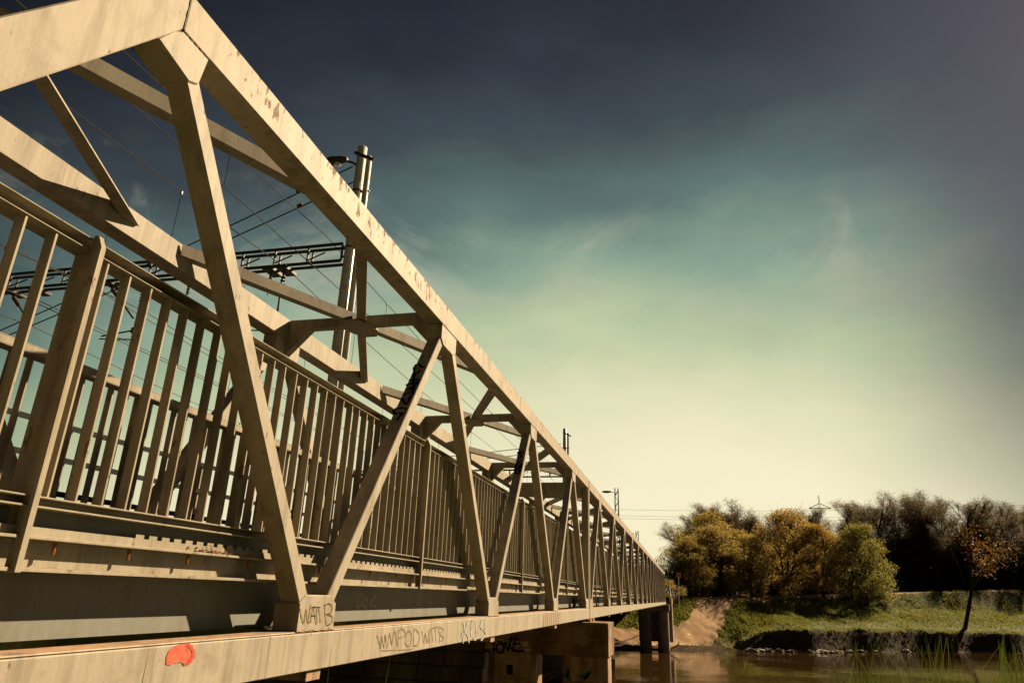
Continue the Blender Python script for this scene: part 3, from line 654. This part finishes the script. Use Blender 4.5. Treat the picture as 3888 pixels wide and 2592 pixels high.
def insulator(mb, p, q, r=.055, n=7):
    p = np.array(p, float); q = np.array(q, float); prof = []; pts = []
    for i in range(n*4+1):
        t = i/(n*4); pts.append(p+(q-p)*t); prof.append(r if i % 4 == 2 else (r*.75 if i % 4 in (1, 3) else r*.35))
    return mb.tube(pts, prof, 8)
for xx, kind in ((-9.0, 0), (-8.55, 1), (-11.75, 0), (-14.6, 2), (-13.3, 1), (-17.4, 1), (-18.4, 2)):
    MB().box(xx-.16, xx+.16, 15.7, 16.3, 9.13, 9.222).build('hanger_clamp', M_DARK, G1)
    if kind == 0: insulator(MB(), (xx, 15.95, 9.12), (xx, 15.95, 8.62)).tube([(xx, 15.95, 8.63), (xx, 15.95, 8.40)], .018, 6).build('insulator', M_INS, G1)
    if kind == 1:
        MB().tube([(xx, 15.9, 9.12), (xx, 15.9, 6.9)], .032, 8).build('drop_tube', M_DARK, G1, smooth=True)
        insulator(MB(), (xx, 15.9, 8.95), (xx, 15.9, 8.45), .075, 5).build('insulator', M_INS, G1)
        MB().tube([(xx, 15.9, 7.55), (xx-1.15, 15.9, 7.42)], .024, 6).tube([(xx, 15.9, 7.25), (xx-1.2, 15.9, 7.34)], .02, 6).box(xx-.07, xx+.07, 15.84, 15.96, 7.45, 7.62).build('steady_arm', M_DARK, G1)
    if kind == 2:
        MB().tube([(xx, 15.9, 9.12), (xx+1.15, 15.9, 7.95)], .032, 8).build('stay_tube', M_DARK, G1)
        insulator(MB(), (xx+.1, 15.9, 9.0), (xx+.45, 15.9, 8.66), .075, 5).build('insulator', M_INS, G1)
def wire(p, q, sag, label, r=.014, n=24, name='overhead_wire', cat='wire', group=None, fit=None):
    p = np.array(p, float); q = np.array(q, float); mb = MB()
    pts = [p+(q-p)*t-np.array((0, 0, sag*4*t*(1-t))) for t in np.linspace(0, 1, n)]
    mb.tube(pts, r, 5); return tag(mb.build(name, M_WIRE), label, cat, group)
for xx, zm, zc, lb in ((-8.5, 9.2, 7.35, 'track nearest the twin mast'), (-10.3, 9.05, 7.6, 'middle of the railway deck'), (-13.2, 8.2, 7.0, 'second railway track'), (-17.4, 8.0, 7.0, 'outer railway track'), (-7.4, 10.2, 9.0, 'edge of the railway deck beside the masts'), (-15.6, 9.3, 8.1, 'gap between the two railway tracks')):
    t = thing('catenary_line', 'messenger and contact wires with droppers over the '+lb, 'wire', (xx, 16, zm))
    for seg, (ya, yb) in enumerate(((-22, 16), (16, 53.6), (53.6, 91))):
        ms = lambda u: zm-.55*4*u*(1-u)
        MB().tube([(xx, ya+(yb-ya)*u, ms(u)) for u in np.linspace(0, 1, 20)], .013, 5).build('messenger_wire', M_WIRE, t)
        MB().tube([(xx, ya, zc), (xx, yb, zc)], .013, 5).build('contact_wire', M_WIRE, t)
        for u in (.12, .3, .5, .7, .88):
            y = ya+(yb-ya)*u; MB().tube([(xx, y, zc), (xx, y, ms(u))], .008, 4).box(xx-.02, xx+.02, y-.02, y+.02, ms(u)-.06, ms(u)+.02).build('dropper', M_WIRE, t)
for k, (pa, pb) in enumerate((((1340, 632), (640, 955)), ((1345, 690), (640, 1000)))):
    a = onY(*pa, 15.9); b = onY(*pb, 15.9); e = a+(b-a)*2.2
    t = wire(a, e, .12, ('upper' if k == 0 else 'lower')+' cross span wire falling from the twin mast head', .02)
    mb = MB()
    for u in (.13, .35): p = a+(e-a)*u; mb.tube([p-(e-a)*.006, p+(e-a)*.006], .06, 8)
    o = mb.build('wire_insulator', M_INS, t)
for dz in (0, .5): wire((-6.8, 53.5, 11.9-dz), (-22, 53.5, 10.6-dz), .1, ('upper' if dz == 0 else 'lower')+' cross span wire on the plain mast', .03)

# ------------------------------------------------------------------ power line, sign
py = thing('power_pylon', 'dark steel power pylon rising behind the woods', 'pylon', (74, 330, 0))
top = onY(3107, 1880, 330); bx, bz = top[0], top[2]
MB().bar((bx-1.6, 330, 0), (bx-.15, 330, bz),   .15, .15, (0, 1, 0)).bar((bx+1.6, 330, 0), (bx+.15, 330, bz),   .15, .15, (0, 1, 0)).build('leg', M_FAR, py)
MB().bar((bx-4.5, 330, bz-5.6), (bx+4.5, 330, bz-5.6), .32, .35).bar((bx-4.5, 330, bz-5.6), (bx, 330, bz-3.4), .25, .25, (0, 1, 0)).bar((bx+4.5, 330, bz-5.6), (bx, 330, bz-3.4), .25, .25, (0, 1, 0)).build('cross_arm', M_FAR, py)
for k, (ya, yb_) in enumerate(((1932, 1905), (1955, 1935), (1965, 1950))):
    a = onY(2300, ya, 330); b = onY(3950, yb_+10, 330); wire(a, b, 1.5, 'power line strung across the sky beside the pylon', .05, 24, 'power_line', 'wire', 'power lines behind the trees')
sg = thing('signpost', 'thin post with small square sign at the bridge end', 'sign', tuple(onY(2576, 2272, 97)))
p0 = onY(2576, 2276, 97); p1 = onY(2576, 2172, 97)
MB().tube([p0-np.array((0, 0, 1)), p1], .05, 8).build('post', M_POLE, sg); MB().box(p1[0]-.32, p1[0]+.32, 96.9, 96.93, p1[2]-.65, p1[2]).build('sign_panel', mat('sign_back', (.35, .2, .12), .6), sg)

# ------------------------------------------------------------------ rocks, driftwood
def rock(seed, r):
    rr = random.Random(seed); mb = MB(); n = 8; prof = []
    for i in range(6):
        t = math.pi*(i+.35)/6.7
        for k in range(n):
            a = 2*math.pi*k/n; q = r*(.7+.5*rr.random()); mb.v.append((q*math.sin(t)*math.cos(a)*1.3, q*math.sin(t)*math.sin(a), q*.65*math.cos(t)))
    for i in range(5):
        for k in range(n): mb.f.append((i*n+k, (i+1)*n+k, (i+1)*n+(k+1) % n, i*n+(k+1) % n))
    mb.f.append(tuple(range(n))); mb.f.append(tuple(range(5*n, 6*n))[::-1]); return mb.mesh('rock', M_ROCK)
rocks = [rock(k, 1) for k in range(4)]; rr = random.Random(21)
for px in (2855, 2905, 2930, 2965, 2990, 3010, 3100, 3130, 3165, 3205, 2880, 2950, 3060, 3250, 3300, 3420):
    q = onZ(px, 2468, WATER); Xp = q[0]; Yp = shore_far(Xp)-rr.uniform(.25, .9); s = rr.uniform(.25, .6)
    o = obj('rock', rocks[rr.randrange(4)]); o.location = (Xp, Yp, WATER+.05); o.scale = (s*1.4, s, s); o.rotation_euler = (0, 0, rr.uniform(0, 6))
    tag(o, 'pale boulder lying at the water line under the dark bank', 'rock', 'boulders along the far water edge')
peb = MB(); rr = random.Random(31)                  # shingle of the little beach
for k in range(5200):
    X = rr.uniform(-9, 11); s_ = rr.uniform(-.15, 2.6); Y = shore_far(X)+s_; z = height(X, Y); r = rr.uniform(.04, .12)
    peb.add([(X-r, Y, z), (X, Y-r, z), (X+r, Y, z), (X, Y+r, z), (X, Y, z+r*.8)], [(0, 1, 4), (1, 2, 4), (2, 3, 4), (3, 0, 4)])
tag(peb.build('shingle', M_SHINGLE, kind='stuff'), 'brown shingle on the small beach below the track', 'gravel')
dw = MB(); base = np.array((.9, 86.2, -4.8))
dw.tube([base+np.array(p) for p in ((-3.0, -.6, .05), (-1.6, -.7, .0), (-.6, -.5, .15), (.2, -.2, .55), (.35, 0, 1.2))], [.07, .1, .12, .09, .04], 7)
dw.tube([base+np.array(p) for p in ((-.6, -.5, .15), (-1.4, -.9, .5), (-2.2, -1.0, .55))], [.07, .05, .03], 6); dw.tube([base+np.array(p) for p in ((.1, -.25, .5), (1.1, -.4, .55), (2.0, -.2, .25))], [.07, .05, .03], 6)
tag(dw.build('driftwood', M_PALE, smooth=True), 'pale forked driftwood caught at the foot of the far pier', 'driftwood')

# ------------------------------------------------------------------ trees
def unit(v): return v/(np.linalg.norm(v)+1e-9)
def grow(seed, H, style):
    r = np.random.RandomState(seed); wood = MB(); tips = []
    def limb(p, d, Ln, rad, lv):
        nseg = 3 if lv < 3 else 2; pts = [p]; dd = d.copy()
        for i in range(nseg):
            dd = unit(dd+r.normal(0, style['wob'], 3)+np.array((0, 0, style['up'][min(lv, 3)]))); pts.append(pts[-1]+dd*Ln/nseg)
        rs_ = list(np.linspace(rad, rad*(.55 if lv < style['lv'] else .4), nseg+1)); wood.tube(pts, rs_, 7 if lv == 0 else (5 if lv == 1 else 3), False)
        if lv == style['lv']: tips.append((pts[-1], dd)); tips.append((pts[-2], dd)); return
        nb = style['n'][lv]
        for k in range(nb):
            t = style['start'][lv]+(1-style['start'][lv])*(k+r.rand())/nb; i = min(nseg-1, int(t*nseg)); f = t*nseg-i; q = pts[i]+(pts[i+1]-pts[i])*min(1, f)
            ax = unit(np.cross(dd, r.normal(0, 1, 3))); ang = math.radians(style['ang'][lv]*r.uniform(.7, 1.25)); nd = unit(dd*math.cos(ang)+ax*math.sin(ang))
            taper = (1-.5*t) if lv == 0 else (1-.35*t)
            limb(q, nd, Ln*style['len'][lv]*r.uniform(.75, 1.2)*taper, rad*(.42 if lv else .38)*(1-.3*t), lv+1)
        if lv: tips.append((pts[-1], dd))
    d0 = unit(np.array(style.get('lean', (0, 0, 1.)), float)); limb(np.zeros(3), d0, H*style['trunk'], H*style['rad'], 0)
    V = np.array(wood.v); sc_ = H/V[:, 2].max(); wood.v = [tuple(q) for q in V*sc_]; tips = [(p*sc_, d) for p, d in tips]; return wood, tips
def leaves(tips, seed, per, spread, size, zmin=0, keep=1.0):
    r = np.random.RandomState(seed); T = np.array([t[0] for t in tips]); T = T[r.rand(len(T)) < keep]; T = T[T[:, 2] > zmin]
    c = np.repeat(T, per, 0)+r.normal(0, spread, (len(T)*per, 3)); n = len(c)
    a = r.normal(0, 1, (n, 3)); a /= np.linalg.norm(a, axis=1)[:, None]; b = np.cross(a, r.normal(0, 1, (n, 3))); b /= np.linalg.norm(b, axis=1)[:, None]
    s = (size*r.uniform(.6, 1.3, n))[:, None]; V = np.stack([c-a*s, c+b*s*.45, c+a*s, c-b*s*.45], 1).reshape(-1, 3)
    mb = MB(); mb.v = V.tolist(); mb.f = [(i, i+1, i+2, i+3) for i in range(0, 4*n, 4)]; return mb
POPLAR = dict(lv=3, n=(18, 10, 9), start=(.25, .10, .1), ang=(42, 34, 34), len=(.40, .5, .55), up=(.05, .20, .2, .16), wob=.11, trunk=.95, rad=.011)
BANK = dict(lv=3, n=(12, 6, 5), start=(.3, .2, .1), ang=(46, 38, 38), len=(.46, .5, .5), up=(.04, .10, .1, .08), wob=.13, trunk=.8, rad=.014, lean=(.16, 0, 1))
def clump_tree(seed, wide, low, ncl, per, crad, size, droop=0.0):
    """leafy tree of unit height 10: forked trunk, a limb to every clump, leaves spread round each clump"""
    r = np.random.RandomState(seed); H = 10.0; wood = MB(); cs = []
    lob = [(r.uniform(0, 6.28), r.uniform(.25, .9), r.uniform(.6, 1.1)) for _ in range(9)]
    while len(cs) < ncl:
        z = r.uniform(low, 1.0); a = r.uniform(0, 6.28)
        env = wide*(math.sin(math.pi*min(1, max(0.02, (z-low*.4)/(1.04-low*.4)))**.85)**.65)
        env *= .78+.30*sum(math.exp(-((a-la+3.14) % 6.28-3.14)**2*3-((z-lz)*6)**2)*ls for la, lz, ls in lob)
        rad = env*math.sqrt(r.uniform(.12, 1.0)); cs.append(np.array((rad*math.cos(a)*H, rad*math.sin(a)*H, z*H-droop*rad*rad*H)))
    nf = 4; forks = []
    base = np.zeros(3); hub = np.array((r.normal(0, .2), r.normal(0, .2), H*r.uniform(.14, .22))); wood.tube([base, hub*.5+r.normal(0, .05, 3), hub], [.30, .24, .21], 7, False)
    for k in range(nf):
        a = 6.28*k/nf+r.uniform(-.4, .4); e = hub+np.array((math.cos(a)*wide*H*.28, math.sin(a)*wide*H*.28, H*r.uniform(.25, .5))); m_ = (hub+e)/2+r.normal(0, .25, 3)
        wood.tube([hub, m_, e], [.17, .13, .08], 6, False); forks += [(hub*.4+m_*.6, .10), (m_, .09), (e, .07)]
    for c in cs:
        f, fr = min(forks, key=lambda q: np.linalg.norm(q[0]-c)+(2.5 if q[0][2] > c[2] else 0)); m_ = f*.45+c*.55+np.array((0, 0, .25))+r.normal(0, .2, 3)
        wood.tube([f, m_, c], [fr*.6, .035, .012], 4, False)
        for q in range(3):
            e = c+r.normal(0, crad*1.0, 3); wood.tube([m_*.3+c*.7, e], [.016, .006], 3, False)
    C = np.repeat(np.array(cs), per, 0); n = len(C); off = r.normal(0, 1, (n, 3)); off /= np.linalg.norm(off, axis=1)[:, None]
    C = C+off*(crad*r.uniform(.2, 1.25, n)**.7)[:, None]*np.array((1.15, 1.15, .75))
    a = r.normal(0, 1, (n, 3)); a /= np.linalg.norm(a, axis=1)[:, None]; b = np.cross(a, r.normal(0, 1, (n, 3))); b /= np.linalg.norm(b, axis=1)[:, None]
    sz = (size*r.uniform(.55, 1.3, n))[:, None]; V = np.stack([C-a*sz, C+b*sz*.5, C+a*sz, C-b*sz*.5], 1).reshape(-1, 3)
    lf = MB(); lf.v = V.tolist(); lf.f = [(i, i+1, i+2, i+3) for i in range(0, 4*n, 4)]
    return wood, lf
cache = {}
def plant(key, make, px, ytop, Y, wm, lm, name, label, cat='tree', group=None, xs_=1.0, rot=None):
    tp = onY(px, ytop, Y); gz = height(tp[0], Y); H = tp[2]-gz+.1
    if key not in cache:
        wd, lv_ = make(); cache[key] = (wd.mesh('trunk', wm), lv_.mesh('crown', lm) if lv_ else None)
    t = thing(name, label, cat, (tp[0], Y, gz-.1), group); s = H/10.0
    for nm, me in zip(('trunk', 'crown'), cache[key]):
        if me is None: continue
        o = bpy.data.objects.new(nm, me); col.objects.link(o); o.parent = t; o.scale = (s*xs_, s*xs_, s); o.rotation_euler = (0, 0, (px*.013 % 6.28) if rot is None else rot)
    return t
def leafy(seed, px, yt, Y, wide, low, m, ncl, per, label, name='leafy_tree', cat='tree', crad=.85, size=.115, droop=0.0, key=None, group=None, xs_=1.0):
    return plant(key or ('l', seed), lambda: clump_tree(seed, wide, low, ncl, per, crad, size, droop), px, yt, Y, M_BARK, m, name, label, cat, group, xs_)
# leafy trees in front, golden-olive on the bridge side, greener and darker to the right
leafy(1, 2700, 2000, 113, .52, .08, M_OLIVE, 150, 130, 'broad olive-gold tree standing next to the bridge end')
leafy(2, 2605, 2035, 109, .50, .05, M_OLIVE, 130, 130, 'low dark-bottomed olive tree pressed against the bridge end')
leafy(3, 2835, 2035, 117, .42, .10, M_GOLD2, 100, 130, 'small yellow-leaved tree between the olive tree and the willow')
leafy(4, 2975, 1940, 122, .46, .16, M_GOLD, 130, 100, 'large golden willow with spreading dark limbs', 'willow_tree', droop=.12)
leafy(5, 3095, 2000, 121, .50, .12, M_GOLD, 130, 110, 'rounded golden tree leaning out of the willow', 'willow_tree', droop=.1)
leafy(6, 3250, 1995, 124, .46, .08, M_GREEN, 140, 130, 'dense green tree at the right edge of the golden trees')
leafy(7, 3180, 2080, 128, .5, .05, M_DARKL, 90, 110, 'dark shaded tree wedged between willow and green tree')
leafy(9, 2690, 1950, 121, .5, .08, M_OLIVE, 130, 120, 'tall olive tree filling the wood behind the bridge end')
leafy(8, 2770, 2020, 121, .5, .05, M_OLIVE, 110, 120, 'olive tree filling the gap behind the yellow-leaved tree')
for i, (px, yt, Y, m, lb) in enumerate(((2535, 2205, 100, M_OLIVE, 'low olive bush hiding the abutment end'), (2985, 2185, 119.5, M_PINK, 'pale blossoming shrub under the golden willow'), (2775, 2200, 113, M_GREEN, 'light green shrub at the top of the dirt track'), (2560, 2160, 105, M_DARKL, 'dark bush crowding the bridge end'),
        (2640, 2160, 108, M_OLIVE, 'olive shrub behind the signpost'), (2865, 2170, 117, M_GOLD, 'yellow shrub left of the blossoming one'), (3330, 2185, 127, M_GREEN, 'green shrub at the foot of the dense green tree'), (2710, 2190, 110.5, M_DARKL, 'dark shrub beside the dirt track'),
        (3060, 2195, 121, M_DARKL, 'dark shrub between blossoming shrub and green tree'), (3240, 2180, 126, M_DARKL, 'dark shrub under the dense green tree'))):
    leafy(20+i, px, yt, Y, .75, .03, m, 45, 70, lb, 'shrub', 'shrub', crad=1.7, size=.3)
# bare poplars behind
pop = [(2600, 2010), (2625, 1975), (2655, 1950), (2685, 1930), (2715, 1915), (2745, 1908), (2780, 1910), (2810, 1918), (2840, 1932), (2868, 1962), (2640, 1990), (2700, 1960), (2760, 1940), (2815, 1955), (2605, 1990), (2670, 1930), (2730, 1922), (2795, 1925), (2850, 1950)]
pop += [(2915+i*31, 1950-70*sstep(i, 0, 16)+10*math.sin(i*1.9)+(28 if i > 24 else 0)) for i in range(50)]
rp_ = random.Random(77)
def pop_make(sd):
    wd, tips = grow(sd, 10.0, POPLAR); return wd, leaves(tips, sd, 4, .14, .04)
for i, (px, yt) in enumerate(pop):
    sd = 40+(i*7) % 5
    plant(('p', sd), lambda: pop_make(sd), px, yt, (128 if i < 19 else (158 if px < 3900 else 185))+rp_.uniform(-4, 14), M_TWIG, M_TWIGL, 'poplar_tree', 'tall bare poplar with fine upswept twigs behind the leafy trees', 'tree', 'bare poplars behind the leafy trees', 1.45)
# wood under the poplars, its shade put into the dark leaf colour
for i in range(34):
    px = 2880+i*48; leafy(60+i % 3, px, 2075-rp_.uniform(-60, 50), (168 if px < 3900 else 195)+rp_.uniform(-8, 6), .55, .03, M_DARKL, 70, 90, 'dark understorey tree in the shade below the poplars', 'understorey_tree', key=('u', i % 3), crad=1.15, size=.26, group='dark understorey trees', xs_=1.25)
def bank_make():
    wd, tips = grow(80, 10.0, BANK); return wd, leaves([t for t in tips if t[0][0] > .9 and t[0][2] < 7.5], 80, 5, .25, .09, 0, .8)
plant('bank', bank_make, 3568, 1868, 119, M_BARK, M_RUSTL, 'bank_tree', 'lone leaning tree with sparse russet leaves on the grassy bank', rot=0)
def pale_make():
    wd, tips = grow(81, 10.0, POPLAR); return wd, None
plant('pale', pale_make, 2535, 2125, 190, M_PALE, M_TWIGL, 'bare_tree', 'pale bare tree far behind the bridge end', xs_=1.5)  # pale wood colour stands in for the haze that fades this tree

# ------------------------------------------------------------------ grass
gr = MB(); rr = random.Random(5)
for k in range(34000):
    X = rr.uniform(-9, 18) if k % 2 else rr.uniform(-6, 62); s_ = rr.triangular(1.8, 19, 7) if k % 3 else rr.uniform(8, 20.5); Y = shore_far(X)+s_
    # keep the trodden track bare
    pxl = float(np.interp(Y, [87, 89.6, 92.2, 96, 100, 104, 108], [-9, -4.5, 0, 3.4, 5, 6, 6.8]))
    if abs(X-pxl) < 1.9+1.3*mnoise.noise(Vector((X*.7, Y*.7, 4))): continue
    z = height(X, Y)
    if z < -4.75 or (z < -3.6 and rr.random() < .55): continue
    h = rr.uniform(.10, .36)*(1.3 if mnoise.noise(Vector((X*.3, Y*.3, 1))) > .1 else .7); a = rr.uniform(0, 6.28)
    for j in range(3):
        b = a+j*2.1; c, s = math.cos(b), math.sin(b); o = len(gr.v); lx, ly = rr.gauss(0, .12), rr.gauss(0, .12)
        gr.v += [(X-c*.045, Y-s*.045, z-.03), (X+c*.045, Y+s*.045, z-.03), (X+lx, Y+ly, z+h)]; gr.f.append((o, o+1, o+2))
for k in range(9000):                             # shaggy fringe hanging over the earth face
    X = rr.uniform(6, 70); Y = shore_far(X)+rr.uniform(.9, 3.6); kx = sstep(X, 5.5, 13.5)
    z = -4.8+2.3*kx+.45*mnoise.noise(Vector((X*.35, 0, 2)))+.30*mnoise.noise(Vector((X*1.1, 3, 2)))+.02
    if mnoise.noise(Vector((X*.8, 2, 7))) < -.15 and rr.random() < .7: continue
    a = rr.uniform(0, 6.28); c, s = math.cos(a), math.sin(a); o = len(gr.v); h = rr.uniform(.15, .55)
    gr.v += [(X-c*.05, Y-s*.05, z-.12), (X+c*.05, Y+s*.05, z-.12), (X+rr.gauss(0, .15), Y-rr.uniform(0, .35), z+h*(rr.random()*1.4-.35))]; gr.f.append((o, o+1, o+2))
tag(gr.build('bank_grass', M_TURF, kind='stuff'), 'short green grass covering the far bank and dyke', 'grass')
def blade(mb, base, tip, wd, bend, seed):
    r = random.Random(seed); base = np.array(base); tip = np.array(tip); d = tip-base; a = r.uniform(0, 6.28); bd = np.array((math.cos(a), math.sin(a), 0))*bend; o = len(mb.v); n = 8
    fa = r.uniform(-.7, .7); sd = np.array((math.cos(fa), math.sin(fa), 0))
    for i in range(n+1):
        t = i/n; p = base+d*t+bd*(t*(1-t)*2); ww = wd*(1-t**1.6)*.5+.0004; mb.v += [tuple(p-sd*ww), tuple(p+sd*ww)]
    for i in range(n): mb.f.append((o+2*i, o+2*i+1, o+2*i+3, o+2*i+2))
fg = MB(); rr = random.Random(9)
clumps = [(rr.uniform(3060, 3900), rr.uniform(2.6, 4.8)) for _ in range(26)]
for k in range(900):
    cx_, Y = clumps[rr.randrange(26)]; px = cx_+rr.gauss(0, 55); Y += rr.gauss(0, .25)
    lo = 2560 if px < 3150 else (2510 if px < 3650 else (2520 if px < 3790 else 2390)); yt = lo+abs(rr.gauss(0, 80))+rr.uniform(0, 60)
    if 3200 < px < 3650 and rr.random() < .07: yt = rr.uniform(2395, 2450)
    tp = onY(px, yt, Y); bx_ = tp[0]+rr.gauss(-.12, .28); by_ = Y+rr.gauss(0, .2)
    blade(fg, (bx_, by_, height(bx_, by_)-.02), tp, rr.uniform(.006, .018), rr.gauss(0, .24), k)
for px, yt, X in ((568, 2448, 1.15), (1483, 2490, .75), (1258, 2452, .6), (1505, 2570, .7)):
    tp = onX(px, yt, X); blade(fg, (tp[0]-.02, tp[1]-.12, height(tp[0], tp[1])-.02), tp, .017, .05, int(px))
for k in range(900):
    X = rr.uniform(1.0, 9.0); Y = rr.uniform(2.2, 7.0); z = height(X, Y); h = rr.uniform(.3, .9); blade(fg, (X, Y, z-.02), (X+rr.gauss(0, .15), Y+rr.gauss(0, .15), z+h), .012, rr.gauss(0, .1), k+5000)
tag(fg.build('foreground_grass', M_BLADE, kind='stuff'), 'tall bright green grass blades on the near bank', 'grass')
dl = MB(); rr = random.Random(14)
for k in range(60):
    y = rr.gauss(3.47, .09); x = rr.uniform(-.197, -.168); z = .6575+abs(rr.gauss(0, .010)); a = rr.uniform(0, 6.28); q = rr.uniform(.008, .02); t = rr.uniform(-.6, .6)
    c, s_ = math.cos(a)*q, math.sin(a)*q; dl.add([(x-c*.4, y-s_, z), (x+s_*.4, y-c*.6, z+q*t), (x+c*.4, y+s_, z+.004), (x-s_*.4, y+c*.6, z+q*abs(t))], [(0, 1, 2, 3)])
tag(dl.build('dead_leaves', mat('dry_leaf', (.20, .095, .04), .8, .1), kind='stuff'), 'small heap of dry brown leaves on the deck edge', 'leaves')
sc.render.engine = 'CYCLES'
